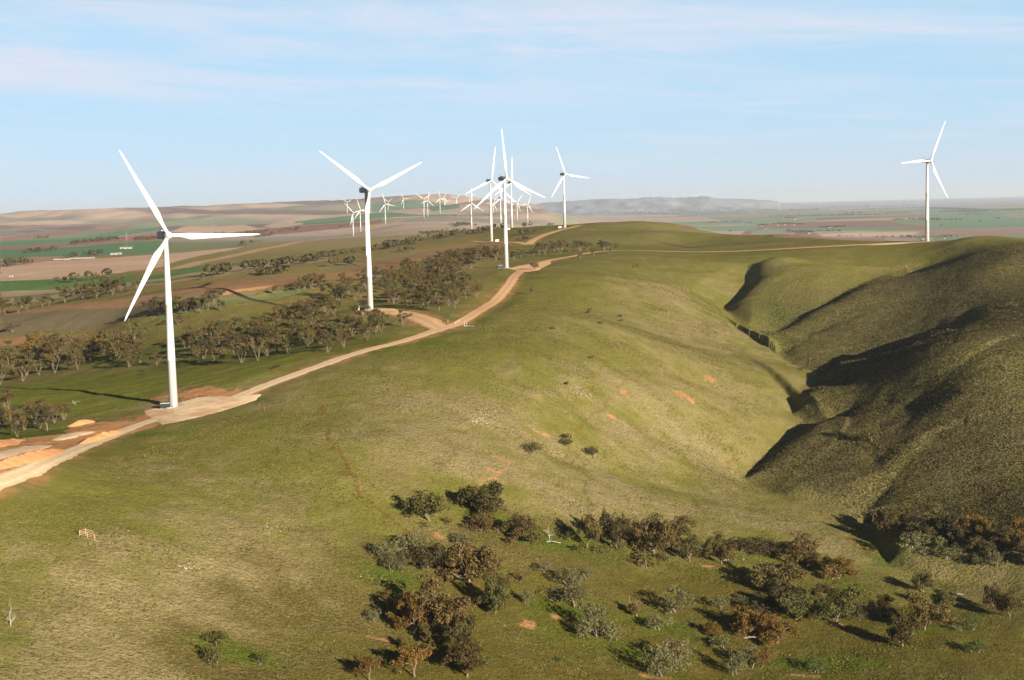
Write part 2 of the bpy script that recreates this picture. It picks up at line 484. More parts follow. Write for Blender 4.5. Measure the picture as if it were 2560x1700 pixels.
# paddocks: corner pixels are looked up on the ground once and become plan polygons
FIELDS = [
    ((165, 140, 105), [(0, 730), (190, 718), (400, 697), (560, 672), (700, 655), (830, 640), (830, 650), (560, 690), (400, 712), (190, 738), (0, 762)]),
    ((110, 120, 70), [(0, 742), (190, 725), (400, 703), (560, 680), (560, 684), (400, 708), (190, 731), (0, 748)]),
    ((84, 128, 58), [(0, 703), (170, 697), (400, 686), (620, 650), (620, 658), (400, 697), (190, 718), (0, 730)]),
    ((198, 160, 130), [(0, 668), (120, 653), (405, 635), (613, 617), (533, 634), (426, 659), (405, 668), (170, 697), (0, 703)]),
    ((168, 128, 104), [(0, 647), (120, 642), (165, 640), (120, 653), (0, 667)]),
    ((84, 132, 84), [(0, 624), (200, 617), (400, 601), (424, 605), (424, 632), (405, 635), (165, 640), (0, 645)]),
    ((122, 130, 84), [(424, 605), (660, 598), (613, 617), (424, 634)]),
    ((172, 98, 78), [(0, 619), (172, 609), (230, 605), (306, 590), (386, 584), (425, 583), (425, 599), (400, 600), (230, 609), (0, 623)]),
    ((90, 138, 98), [(0, 605), (134, 598), (287, 579), (392, 569), (392, 575), (287, 592), (230, 603), (172, 608), (0, 617)]),
    ((130, 142, 108), [(0, 600), (191, 582), (325, 566), (400, 560), (392, 569), (287, 579), (134, 598), (0, 605)]),
    ((168, 112, 98), [(0, 594), (134, 582), (239, 567), (325, 563), (191, 582), (0, 600)]),
    ((126, 106, 112), [(34, 577), (76, 573), (107, 577), (67, 584)]),
    ((122, 142, 108), [(399, 552), (533, 546), (648, 548), (648, 555), (533, 555), (399, 559)]),
    ((200, 166, 136), [(428, 580), (533, 563), (652, 573), (571, 582)]),
    ((196, 166, 136), [(660, 566), (740, 550), (800, 545), (760, 560), (700, 570)]),
    ((146, 98, 78), [(533, 585), (652, 573), (740, 565), (909, 555), (955, 548), (955, 557), (909, 565), (760, 580), (660, 588), (560, 592)]),
    ((76, 128, 86), [(735, 553), (862, 540), (907, 535), (980, 531), (1048, 536.5), (1141, 535), (1141, 541), (1060, 541), (1000, 541.6), (929, 548), (905, 553), (760, 562)]),
    ((92, 124, 98), [(929, 508), (997, 504), (1116, 508), (1150, 521), (1082, 528), (929, 528)]),
    ((150, 112, 72), [(430, 722), (560, 704), (700, 690), (820, 678), (933, 655), (1064, 626), (1173, 610), (1257, 608), (1290, 611), (1254, 622), (1100, 648), (970, 674), (809, 702), (700, 718), (640, 722), (560, 740), (430, 748), (410, 738)]),
    ((140, 128, 80), [(800, 672), (960, 640), (1080, 622), (1060, 630), (930, 660), (820, 682)]),
    ((206, 146, 94), [(548, 731), (600, 722), (667, 714), (690, 712), (667, 721), (600, 730), (560, 737)]),
    ((166, 120, 78), [(0, 846), (120, 836), (260, 826), (330, 830), (250, 846), (180, 858), (80, 870), (0, 864)]),
    ((130, 114, 80), [(0, 790), (200, 772), (400, 750), (560, 738), (650, 730), (620, 750), (400, 790), (250, 818), (0, 836)]),
    ((168, 124, 84), [(0, 780), (200, 760), (420, 733), (560, 716), (430, 748), (200, 772), (0, 790)]),
    ((122, 130, 70), [(430, 760), (560, 745), (657, 738), (800, 705), (760, 730), (660, 752), (520, 775), (420, 800), (380, 800)]),
    ((182, 152, 136), [(1440, 537), (1763, 543.5), (1809, 551.5), (1706, 552), (1440, 556)]),
    ((152, 102, 86), [(1700, 566), (1900, 562), (2040, 554), (2214, 551.5), (2306, 565), (2111, 569), (1912, 568), (1740, 573)]),
    ((122, 150, 116), [(1809, 547), (2040, 543), (2040, 553), (1900, 561), (1800, 560)]),
    ((140, 156, 126), [(1740, 573), (1912, 568), (1980, 580), (1800, 584)]),
    ((202, 180, 148), [(2027, 586), (2134, 581), (2294, 580), (2285, 590), (2066, 591.5)]),
    ((110, 150, 114), [(2324, 522), (2600, 518), (2600, 568), (2324, 573)]),
    ((168, 134, 116), [(2490, 536), (2600, 532), (2600, 541), (2540, 544)]),
    ((156, 128, 110), [(2300, 575), (2600, 570), (2600, 588), (2386, 590), (2300, 590)]),
    ((118, 150, 104), [(2294, 590), (2386, 590), (2600, 588), (2600, 598), (2386, 600), (2290, 600)]),
    ((108, 150, 112), [(1990, 571), (2111, 569), (2306, 566), (2249, 576), (1990, 578)]),
    ((150, 112, 98), [(1830, 588), (1990, 579), (2040, 584), (2060, 592), (2214, 597), (2214, 606), (2040, 596)]),
]
_fl = [(alb(*(np.array(c) * .78 + .22 * np.mean(c)), 1.15), G(p)) for c, p in FIELDS]  # haze put into the colours: fields paled and greyed

GREEN, OLIVE, STRAW = alb(126, 123, 60), alb(139, 131, 78), alb(162, 147, 107)
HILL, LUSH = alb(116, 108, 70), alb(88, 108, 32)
DIRT, RED = alb(206, 150, 104), alb(124, 88, 48)
def mix(a, b, t):
    return a * (1 - t[:, None]) + b * t[:, None]
def blob(x, y, c, rx, ry, ang=0.0):
    ca, sa = math.cos(ang), math.sin(ang)
    dx, dy = x - c[0], y - c[1]
    return np.exp(-(((dx * ca + dy * sa) / rx) ** 2 + ((-dx * sa + dy * ca) / ry) ** 2))
_tracks = [(G([(806, 1014), (808, 1052), (840, 1128), (868, 1182), (900, 1236), (954, 1280), (1008, 1328)]), .75, RED, .8),
           (G([(1008, 1328), (1070, 1376), (1150, 1440), (1240, 1520)]), .6, RED, .7),
           (G([(600, 1180), (720, 1240), (830, 1300), (900, 1350)]), .7, OLIVE * .7, .6),
           (G([(1216, 1298), (1255, 1345), (1298, 1385), (1330, 1420)]), .6, RED, .8),
           (G([(1196, 1220), (1240, 1190), (1300, 1160)]), .6, DIRT, .7),
           (G([(1430, 1080), (1450, 1060), (1500, 1020), (1560, 960), (1640, 930)]), .5, RED, .5),
           (G([(1830, 1190), (1822, 1150), (1850, 1090), (1880, 1060)]), .5, RED, .6),
           (G([(2180, 1110), (2200, 1170), (2235, 1230), (2250, 1280)]), .9, OLIVE * .55, .9),
           (G([(2245, 1030), (2250, 1060), (2300, 1120), (2320, 1190), (2310, 1240)]), .7, OLIVE * .55, .8),
           (G([(1960, 1240), (2040, 1275), (2090, 1310), (2120, 1350), (2170, 1385)]), .7, RED, .8),
           (G([(700, 1060), (730, 1100), (790, 1140), (850, 1160)]), .5, OLIVE * .6, .6),
           (G([(1010, 1290), (1060, 1230), (1090, 1180), (1160, 1120)]), .4, OLIVE * .6, .6),
           (G([(1470, 1180), (1462, 1230), (1470, 1270)]), .5, OLIVE * .6, .8),
           (G([(1600, 640), (1640, 680), (1720, 720), (1780, 745)]), .6, STRAW, .6),
           (G([(1560, 690), (1680, 760), (1780, 810), (1860, 838)]), .8, STRAW, .7),
           (G([(490, 957), (560, 930), (620, 905), (670, 890)]), 2.2, STRAW, .55),
           (G([(440, 972), (580, 945), (700, 920), (760, 905)]), .8, DIRT, .6),
           (G([(1270, 960), (1330, 900), (1400, 850)]), .5, OLIVE * .8, .4)]
_near = [(alb(122, 126, 52, 1.35), G([(-60, 1070), (-60, 975), (120, 950), (300, 925), (450, 925), (600, 912), (780, 878), (700, 930), (560, 972), (450, 962), (350, 1008), (200, 1046), (100, 1038)])),  # lush swale grass, colour also lightened as the slope faces off the sun
         (alb(222, 164, 116), G([(-40, 1130), (0, 1104), (60, 1094), (150, 1088), (190, 1062), (240, 1055), (330, 1052), (395, 1048), (408, 1056), (380, 1070), (300, 1090), (230, 1112), (165, 1128), (90, 1160), (0, 1186), (-40, 1200)])),
         (alb(210, 146, 98), G([(340, 1052), (360, 1030), (385, 1018), (430, 1000), (447, 1005), (425, 1022), (392, 1020), (362, 1030), (400, 1046), (400, 1056)])),
         (alb(216, 158, 110), G([(446, 1004), (470, 974), (520, 968), (570, 974), (640, 980), (650, 984), (588, 992), (495, 992)]))]
_dirt = [((1340, 1080), 6, 3), ((1365, 1088), 5, 2), ((1258, 1150), 12, 4), ((1236, 1176), 5, 3), ((1568, 986), 6, 5), ((1702, 987), 11, 6), ((1722, 994), 6, 4), ((1770, 943), 12, 7), ((1530, 1044), 4, 3),
         ((1700, 1625), 14, 3), ((1880, 1640), 7, 2), ((1400, 1545), 6, 3), ((1310, 1555), 10, 4), ((940, 1595), 9, 1.6), ((1010, 1560), 8, 3), ((1650, 1695), 14, 2), ((2010, 1690), 16, 1.5), ((1090, 1340), 6, 3), ((1870, 1590), 6, 3), ((2250, 1600), 9, 2.5), ((1780, 1420), 9, 3), ((2080, 1560), 10, 2.5),
         ((1985, 1095), 5, 3), ((2330, 1445), 8, 3), ((2370, 1462), 8, 3),
         ((470, 985), 14, 8), ((400, 995), 20, 9), ((350, 1040), 16, 6), ((280, 1055), 22, 6), ((660, 975), 15, 5), ((1180, 668), 22, 6), ((1235, 672), 16, 6), ((880, 776), 18, 8), ((960, 778), 20, 8), ((1320, 590), 30, 12), ((1280, 606), 30, 6), ((1475, 574), 30, 10), ((870, 590), 30, 20), ((905, 581), 30, 20)]
_dirt = [(G([p])[0], a * .55, b * .42) for p, a, b in _dirt]
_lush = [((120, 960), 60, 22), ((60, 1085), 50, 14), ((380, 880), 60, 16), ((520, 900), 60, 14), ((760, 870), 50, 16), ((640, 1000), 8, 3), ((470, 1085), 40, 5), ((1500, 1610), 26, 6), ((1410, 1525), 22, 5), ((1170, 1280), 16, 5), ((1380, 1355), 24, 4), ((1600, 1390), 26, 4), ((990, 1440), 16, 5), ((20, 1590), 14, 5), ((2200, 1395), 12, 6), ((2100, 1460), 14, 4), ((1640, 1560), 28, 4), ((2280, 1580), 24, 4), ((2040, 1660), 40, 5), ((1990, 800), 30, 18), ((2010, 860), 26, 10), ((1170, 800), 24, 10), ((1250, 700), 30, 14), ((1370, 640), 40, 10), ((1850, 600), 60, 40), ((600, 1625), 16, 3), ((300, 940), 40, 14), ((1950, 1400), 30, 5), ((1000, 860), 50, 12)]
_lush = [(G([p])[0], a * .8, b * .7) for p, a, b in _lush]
_flat = [((1150, 1480), 60, 26), ((1500, 1480), 70, 30), ((1900, 1530), 80, 26), ((2300, 1600), 70, 26), ((950, 1640), 50, 16), ((1400, 1640), 70, 20), ((1800, 1660), 80, 20), ((650, 1670), 40, 10)]
_flat = [(G([p])[0], a, b) for p, a, b in _flat]
_straw = [((700, 1380), 70, 40), ((450, 1480), 60, 30), ((150, 1600), 60, 20), ((1130, 1350), 40, 8), ((1600, 1240), 110, 26), ((1850, 1290), 70, 16), ((2050, 1370), 40, 10), ((1200, 1040), 36, 14), ((1440, 975), 20, 10), ((1700, 760), 30, 60), ((1250, 640), 0.1, 0.1), ((1560, 1090), 60, 30), ((760, 1510), 40, 16), ((1250, 1180), 60, 16), ((210, 1020), 50, 14), ((1400, 1260), 60, 10)]
_straw = [(G([p])[0], a, b) for p, a, b in _straw]

def paint(x, y, z):
    u = x / y
    n1 = fbm(x / 130, y / 130, 40, 4)
    n2 = fbm(x / 28, y / 28, 44, 4)
    c = mix(np.broadcast_to(GREEN, (len(x), 3)), OLIVE, smooth(.36, .66, .45 * n1 + .3 * n2 + .25 * fbm(x / 9, y / 9, 47, 3)))
    st = np.zeros(len(x))
    near = y < 1500
    xs, ys = x[near], y[near]
    s = np.zeros(len(xs))
    for p, a, b in _straw:
        s = np.maximum(s, blob(xs, ys, p, a, b * 2.2))
    st[near] = s
    n3 = fbm(x / 9, y / 9, 47, 3)
    st = np.clip(st * .8 + (n2 - .5) * 1.3 + (n1 - .5) * .9 + (n3 - .5) * .9, 0, 1)
    c = mix(c, STRAW, smooth(.05, 1, st) * .8)
    fl_ = np.zeros(len(xs))
    for p, a, b in _flat:
        fl_ = np.maximum(fl_, blob(xs, ys, p, a, b * 2))
    fw = np.zeros(len(x))
    fw[near] = fl_
    c = mix(c, alb(100, 90, 38), smooth(.15, .8, fw + (n2 - .5) * .9 + (n3 - .5) * .5) * .75)
    # the right-hand hill is greyer and rougher
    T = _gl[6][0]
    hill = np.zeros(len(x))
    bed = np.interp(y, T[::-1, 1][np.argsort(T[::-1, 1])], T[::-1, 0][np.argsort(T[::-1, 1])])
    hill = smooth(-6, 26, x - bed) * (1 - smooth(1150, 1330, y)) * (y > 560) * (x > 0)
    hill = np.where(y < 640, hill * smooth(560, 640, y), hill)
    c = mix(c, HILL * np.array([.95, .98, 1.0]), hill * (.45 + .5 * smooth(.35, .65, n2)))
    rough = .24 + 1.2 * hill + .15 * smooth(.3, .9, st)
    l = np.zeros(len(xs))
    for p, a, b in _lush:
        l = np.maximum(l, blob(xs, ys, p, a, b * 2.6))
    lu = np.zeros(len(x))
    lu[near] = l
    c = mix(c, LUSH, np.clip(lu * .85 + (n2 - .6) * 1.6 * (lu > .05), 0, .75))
    # far country: paddocks on the left, hills behind, the plain on the right
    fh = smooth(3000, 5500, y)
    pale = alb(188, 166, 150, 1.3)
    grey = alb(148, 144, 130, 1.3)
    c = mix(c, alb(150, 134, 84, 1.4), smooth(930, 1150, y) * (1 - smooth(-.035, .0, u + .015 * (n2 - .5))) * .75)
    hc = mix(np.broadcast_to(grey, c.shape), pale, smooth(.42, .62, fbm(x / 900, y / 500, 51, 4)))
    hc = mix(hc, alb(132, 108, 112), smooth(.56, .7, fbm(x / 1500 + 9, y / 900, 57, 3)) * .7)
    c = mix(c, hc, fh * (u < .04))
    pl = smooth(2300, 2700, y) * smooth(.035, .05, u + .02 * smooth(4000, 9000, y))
    cw, ch = 1900.0, 1150.0
    ca, sa = math.cos(.12), math.sin(.12)
    px_, py_ = x * ca + y * sa, -x * sa + y * ca
    row = np.floor(py_ / ch)
    colm = np.floor(px_ / cw + _hash(row, row * 0, 5) * .9)
    hsh = _hash(colm, row, 77)
    pal = np.array([alb(126, 150, 116, 1.25), alb(134, 152, 122, 1.25), alb(170, 148, 130, 1.25), alb(150, 120, 106, 1.25), alb(182, 164, 144, 1.25), alb(120, 144, 116, 1.25), alb(144, 148, 124, 1.25)])
    pc = pal[(hsh * 6.999).astype(int)]
    dark = smooth(.60, .68, fbm(x / 2600, y / 900, 61, 4)) * smooth(9000, 14000, y)
    pc = mix(pc, alb(96, 110, 104), dark * .6)
    pc = mix(pc, alb(138, 144, 156, 1.15), smooth(20500, 23000, y))  # distance haze put into the colour of the far hills
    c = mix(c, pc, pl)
    fd = y > 1000
    xf, yf = x[fd], y[fd]
    wx = (fbm(xf / 60, yf / 60, 71, 2) - .5) * 8 * np.minimum(yf / 3000, 2)
    vf = np.log(yf + wx)
    uf = (xf + wx) / (yf + wx)
    cf = c[fd]
    rf = rough[fd]
    for col, P in _fl:
        ins = pip(uf, vf, np.stack([P[:, 0] / P[:, 1], np.log(P[:, 1])], 1))
        vv = (.86 + .28 * fbm(xf / 140, yf / 50, 73, 3))[:, None]
        cf = np.where(ins[:, None], col * vv * .92 + cf * .08, cf)
        rf = np.where(ins, .12, rf)
    c[fd] = cf
    rough[fd] = rf
    # bare earth, stock tracks
    nx = (n2 - .5)
    for p, a, b in _dirt:
        m = np.hypot(x - p[0], y - p[1]) < 4 * max(a, b * 3)
        if m.any():
            q = blob(x[m], y[m], p, a, b * 2.5)
            fl = fbm(x[m] / 4, y[m] / 4, 81, 3)
            w = smooth(.5, .85, q + (fl - .5) * 1.5) * (q > .05)
            c[m] = c[m] * (1 - w[:, None]) + (DIRT * (.6 + .7 * fl)[:, None]) * (.68 * w[:, None]) + c[m] * (.32 * w[:, None])
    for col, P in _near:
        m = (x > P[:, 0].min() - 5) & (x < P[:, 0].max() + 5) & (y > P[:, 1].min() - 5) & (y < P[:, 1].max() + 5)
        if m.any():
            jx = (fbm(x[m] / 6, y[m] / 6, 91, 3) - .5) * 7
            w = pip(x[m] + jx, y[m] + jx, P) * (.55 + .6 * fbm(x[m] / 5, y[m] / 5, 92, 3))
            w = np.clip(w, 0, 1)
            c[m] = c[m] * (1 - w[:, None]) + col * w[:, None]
    for P, wd, col, k in _tracks:
        m = (x > P[:, 0].min() - 12) & (x < P[:, 0].max() + 12) & (y > P[:, 1].min() - 12) & (y < P[:, 1].max() + 12)
        dd, _, _ = seg_dist(x[m] + (fbm(x[m] / 7, y[m] / 7, 83, 2) - .5) * 7, y[m], P)
        w = .9 * k * (1 - smooth(wd * .5, wd * 1.9, dd)) * smooth(.25, .55, fbm(x[m] / 12, y[m] / 12, 84, 2) + .12)
        c[m] = c[m] * (1 - w[:, None]) + col * w[:, None]
    # verges of the roads: disturbed soil
    rm = road_mask(x, y)
    w = smooth(.75, 1.25, rm + (fbm(x / 5, y / 5, 85, 3) - .5) * .7) * .8 * (rm > .02)
    c = mix(c, DIRT * .9, w)
    lowr = [q for q in _road_xy if q[0] == 'low'][0]
    m = (y > 1500) & (y < 7000) & (x > lowr[1][:, 0].min() - 60) & (x < lowr[1][:, 0].max() + 60)
    dd, _, _ = seg_dist(x[m], y[m], lowr[1][::6])
    w = 1 - smooth(8, 22, dd)
    c[m] = c[m] * (1 - w[:, None]) + alb(206, 172, 130) * w[:, None]
    rough *= (1 - .8 * rm)
    return c, rough

def mesh_from(name, verts, faces):
    me = bpy.data.meshes.new(name)
    verts = np.asarray(verts, np.float32)
    faces = np.asarray(faces, np.int32)
    me.vertices.add(len(verts))
    me.vertices.foreach_set('co', verts.ravel())
    k = faces.shape[1]
    me.loops.add(faces.size)
    me.loops.foreach_set('vertex_index', faces.ravel())
    me.polygons.add(len(faces))
    me.polygons.foreach_set('loop_start', np.arange(0, faces.size, k, dtype=np.int32))
    me.update(calc_edges=True)
    return me
def shade_smooth(me):
    me.polygons.foreach_set('use_smooth', np.ones(len(me.polygons), bool))
def link(name, me, mat=None, parent=None, loc=None):
    o = bpy.data.objects.new(name, me)
    COL.objects.link(o)
    if mat is not None and not me.materials:
        me.materials.append(mat)
    if parent is not None:
        o.parent = parent
    if loc is not None:
        o.location = loc
    return o

idx = np.arange(nr * nc).reshape(nr, nc)
quads = np.stack([idx[:-1, :-1], idx[:-1, 1:], idx[1:, 1:], idx[1:, :-1]], -1).reshape(-1, 4)
gme = mesh_from('ground', np.stack([VX, VY, VZ], 1), quads)
shade_smooth(gme)
gc = np.ones((len(VX), 4), np.float32)
gr = np.zeros(len(VX), np.float32)
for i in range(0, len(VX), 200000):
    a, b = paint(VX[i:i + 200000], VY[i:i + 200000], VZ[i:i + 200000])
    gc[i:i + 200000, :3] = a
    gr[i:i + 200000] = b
at_c = gme.attributes.new('gcol', 'FLOAT_COLOR', 'POINT')
at_c.data.foreach_set('color', gc.ravel())
at_r = gme.attributes.new('rough', 'FLOAT', 'POINT')
at_r.data.foreach_set('value', gr)

def new_mat(name):
    m = bpy.data.materials.new(name)
    m.use_nodes = True
    t = m.node_tree
    b = t.nodes['Principled BSDF']
    b.inputs['Roughness'].default_value = .9
    b.inputs['Specular IOR Level'].default_value = .1
    return m, t, b
gm, t, b = new_mat('paddock_ground')
geo = node(t, 'ShaderNodeNewGeometry')
pos = geo.outputs['Position']
ac = node(t, 'ShaderNodeAttribute', attribute_name='gcol')
ar = node(t, 'ShaderNodeAttribute', attribute_name='rough')
flat = node(t, 'ShaderNodeVectorMath', operation='MULTIPLY')
t.links.new(pos, flat.inputs[0])
flat.inputs[1].default_value = (1, 1, .5)
fv = flat.outputs[0]
nA = noise(t, fv, .8, 4, .65)          # tussocks about two metres across
nB = noise(t, fv, .12, 4, .6)
nC = noise(t, fv, 1.7, 2, .6)
spk = mathn(t, 'MULTIPLY', mathn(t, 'SUBTRACT', ramp(t, nA, .34, .66), .5), mathn(t, 'MULTIPLY_ADD', ar.outputs['Fac'], .75, .02))
val = mathn(t, 'ADD', spk, mathn(t, 'MULTIPLY_ADD', nC, .75, mathn(t, 'MULTIPLY_ADD', nB, .5, .375)))
c0 = mixc(t, 1.0, ac.outputs['Color'], (1, 1, 1), 'MULTIPLY')
vm = node(t, 'ShaderNodeVectorMath', operation='SCALE')
t.links.new(ac.outputs['Color'], vm.inputs[0])
t.links.new(val, vm.inputs['Scale'])
strawm = mathn(t, 'MULTIPLY', ramp(t, nA, .52, .78), mathn(t, 'MULTIPLY', ar.outputs['Fac'], .55))
c1_ = mixc(t, strawm, vm.outputs[0], tuple(alb(190, 176, 138)))
t.links.new(c1_, b.inputs['Base Color'])
bump = node(t, 'ShaderNodeBump')
bump.inputs['Distance'].default_value = 1.0
hsum = mathn(t, 'ADD', mathn(t, 'MULTIPLY', nA, 1.0), mathn(t, 'MULTIPLY', noise(t, fv, .3, 3, .6), .75))
hsum = mathn(t, 'MULTIPLY_ADD', nC, .35, hsum)
t.links.new(mathn(t, 'MULTIPLY', hsum, mathn(t, 'MULTIPLY', ar.outputs['Fac'], 2.4)), bump.inputs['Height'])
bump.inputs['Strength'].default_value = 1.0
t.links.new(bump.outputs[0], b.inputs['Normal'])
b.inputs['Specular IOR Level'].default_value = 0.0
ground = link('ground', gme, gm)
ground['kind'] = 'structure'
ground['label'] = 'green and straw coloured hill pasture falling to patchwork farmland and distant hills'

# ------------------------------------------------------------------ air
def box_mesh(name, x0, x1, y0, y1, z0, z1):
    v = [(x, y, z) for z in (z0, z1) for y in (y0, y1) for x in (x0, x1)]
    return mesh_from(name, v, [(0, 2, 3, 1), (4, 5, 7, 6), (0, 1, 5, 4), (2, 6, 7, 3), (0, 4, 6, 2), (1, 3, 7, 5)])
hz = bpy.data.materials.new('haze_air')
hz.use_nodes = True
t = hz.node_tree
t.nodes.remove(t.nodes['Principled BSDF'])
pv = node(t, 'ShaderNodeVolumePrincipled')
pv.inputs['Color'].default_value = (.80, .90, 1.0, 1)
pv.inputs['Density'].default_value = 2.3e-5
pv.inputs['Anisotropy'].default_value = 0.12
t.links.new(pv.outputs[0], t.nodes['Material Output'].inputs['Volume'])
haze = link('haze', box_mesh('haze', -52000, 52000, -300, 66000, float(VZ.min()) - 1, max(float(VZ.max()), 420.0) + 5), hz)
haze['kind'] = 'stuff'
haze['label'] = 'pale blue air over the distant plain'
# ------------------------------------------------------------------ helpers for things
def tag(o, label=None, cat=None, group=None, kind=None):
    if label: o['label'] = label
    if cat: o['category'] = cat
    if group: o['group'] = group
    if kind: o['kind'] = kind
    return o
def empty(name, loc, rz=0.0, s=(1, 1, 1)):
    o = bpy.data.objects.new(name, None)
    COL.objects.link(o)
    o.location = loc
    o.rotation_euler = (0, 0, rz)
    o.scale = s
    o.empty_display_size = .5
    return o
class MB:
    """collects verts and faces of one mesh"""
    def __init__(self):
        self.v, self.f = [], []
    def add(self, v, f):
        n = len(self.v)
        self.v += [tuple(map(float, p)) for p in v]
        self.f += [tuple(i + n for i in q) for q in f]
    def box(self, x0, x1, y0, y1, z0, z1, M=None):
        v = [Vector((x, y, z)) for z in (z0, z1) for y in (y0, y1) for x in (x0, x1)]
        if M is not None:
            v = [M @ p for p in v]
        self.add(v, [(0, 2, 3, 1), (4, 5, 7, 6), (0, 1, 5, 4), (2, 6, 7, 3), (0, 4, 6, 2), (1, 3, 7, 5)])
    def lathe(self, prof, n=16, c=(0, 0), caps=True):
        v, f = [], []
        for r, z in prof:
            for k in range(n):
                a = 2 * math.pi * k / n
                v.append((c[0] + r * math.cos(a), c[1] + r * math.sin(a), z))
        m = len(prof)
        for i in range(m - 1):
            for k in range(n):
                f.append((i * n + k, i * n + (k + 1) % n, (i + 1) * n + (k + 1) % n, (i + 1) * n + k))
        if caps:
            f.append(tuple(range(n))[::-1])
            f.append(tuple((m - 1) * n + k for k in range(n)))
        self.add(v, f)
    def tube(self, path, radii, n=5):
        path = [Vector(p) for p in path]
        v, f = [], []
        m = len(path)
        for i, p in enumerate(path):
            d = (path[min(i + 1, m - 1)] - path[max(i - 1, 0)])
            if d.length < 1e-6:
                d = Vector((0, 0, 1))
            d.normalize()
            a = d.cross(Vector((.31, .95, .07)))
            if a.length < .1:
                a = d.cross(Vector((1, 0, 0)))
            a.normalize()
            b = d.cross(a)
            for k in range(n):
                t = 2 * math.pi * k / n
                v.append(p + (a * math.cos(t) + b * math.sin(t)) * radii[i])
        for i in range(m - 1):
            for k in range(n):
                f.append((i * n + k, i * n + (k + 1) % n, (i + 1) * n + (k + 1) % n, (i + 1) * n + k))
        f.append(tuple(range(n))[::-1])
        f.append(tuple((m - 1) * n + k for k in range(n)))
        self.add(v, f)
    def mesh(self, name, smooth_=False):
        me = bpy.data.meshes.new(name)
        me.from_pydata(self.v, [], self.f)
        me.update()
        if smooth_:
            shade_smooth(me)
        return me
def simple_mat(name, col, rough=.6, spec=.3, var=.12, scale=1.0, vec='Object'):
    m, t, b = new_mat(name)
    tcn = node(t, 'ShaderNodeTexCoord')
    n = noise(t, tcn.outputs[vec], scale, 4, .6)
    v = mathn(t, 'MULTIPLY_ADD', n, 2 * var, 1 - var)
    sc = node(t, 'ShaderNodeVectorMath', operation='SCALE')
    sc.inputs[0].default_value = col
    t.links.new(v, sc.inputs['Scale'])
    t.links.new(sc.outputs[0], b.inputs['Base Color'])
    b.inputs['Roughness'].default_value = rough
    b.inputs['Specular IOR Level'].default_value = spec
    return m
M_WHITE = simple_mat('turbine_white_paint', (.48, .48, .475), .42, .4, .03, .15)
M_NAC_SHADE = simple_mat('nacelle_shade_grey', (.22, .26, .32), .45, .4, .05, .4)  # white nacelle, blue-grey of its shaded side put into the colour
M_KIOSK_SHADE = simple_mat('kiosk_blue_grey_shaded', (.016, .024, .032), .5, .3, .08, .8)  # blue grey paint with the tower's shadow darkened into its colour
M_KIOSKW = simple_mat('kiosk_pale_paint', (.62, .64, .60), .5, .3, .08, .8)
M_ROOFM = simple_mat('grey_sheet_metal', (.32, .34, .35), .45, .4, .08, .8)
M_DARK = simple_mat('dark_metal', (.06, .065, .07), .5, .4, .1, 2)
M_CONC = simple_mat('concrete', (.42, .40, .36), .85, .2, .15, .7)
M_WOOD = simple_mat('sawn_timber', (.36, .25, .14), .8, .2, .2, 3)
M_DEAD = simple_mat('bleached_wood', (.34, .30, .25), .85, .2, .2, 1.5)
M_BARK = simple_mat('pale_bark', (.15, .115, .08), .85, .2, .35, 1.2)
M_BARKD = simple_mat('grey_bark', (.16, .13, .10), .85, .2, .3, 1.2)
M_POSTW = simple_mat('white_post_paint', (.72, .72, .70), .6, .3, .06, 3)
M_COW = simple_mat('red_brown_hide', (.055, .020, .011), .8, .2, .25, 2)
M_COWD = simple_mat('dark_hide', (.022, .012, .009), .8, .2, .25, 2)
M_SOIL = simple_mat('orange_spoil', tuple(alb(222, 164, 114, 1.4)), .95, .05, .3, .6)
M_CHALK = simple_mat('white_spoil', tuple(alb(240, 210, 170, 1.4)), .95, .05, .25, .5)
M_STONE = simple_mat('pale_stone', (.50, .44, .34), .9, .1, .25, 1.5)
M_HWALL = simple_mat('farm_wall', (.30, .28, .25), .8, .2, .1, .3)
M_HROOF = simple_mat('farm_roof', (.28, .28, .29), .5, .4, .1, .3)

# ------------------------------------------------------------------ dirt roads and pads
rm_, t, b = new_mat('graded_dirt')
geo = node(t, 'ShaderNodeNewGeometry')
ac = node(t, 'ShaderNodeAttribute', attribute_name='gcol')
n1_ = noise(t, geo.outputs['Position'], .35, 5, .65)
n2_ = noise(t, geo.outputs['Position'], 2.2, 3, .6)
sc = node(t, 'ShaderNodeVectorMath', operation='SCALE')
t.links.new(ac.outputs['Color'], sc.inputs[0])
t.links.new(mathn(t, 'MULTIPLY_ADD', n1_, .45, mathn(t, 'MULTIPLY_ADD', n2_, .3, .62)), sc.inputs['Scale'])
t.links.new(sc.outputs[0], b.inputs['Base Color'])
bp = node(t, 'ShaderNodeBump')
bp.inputs['Distance'].default_value = .15
t.links.new(n2_, bp.inputs['Height'])
t.links.new(bp.outputs[0], b.inputs['Normal'])
b.inputs['Specular IOR Level'].default_value = 0
PALE, ORANGE = alb(240, 212, 172, 1.3), alb(230, 188, 142, 1.35)
def lift(y):
    return .06 + y * 1.2e-4
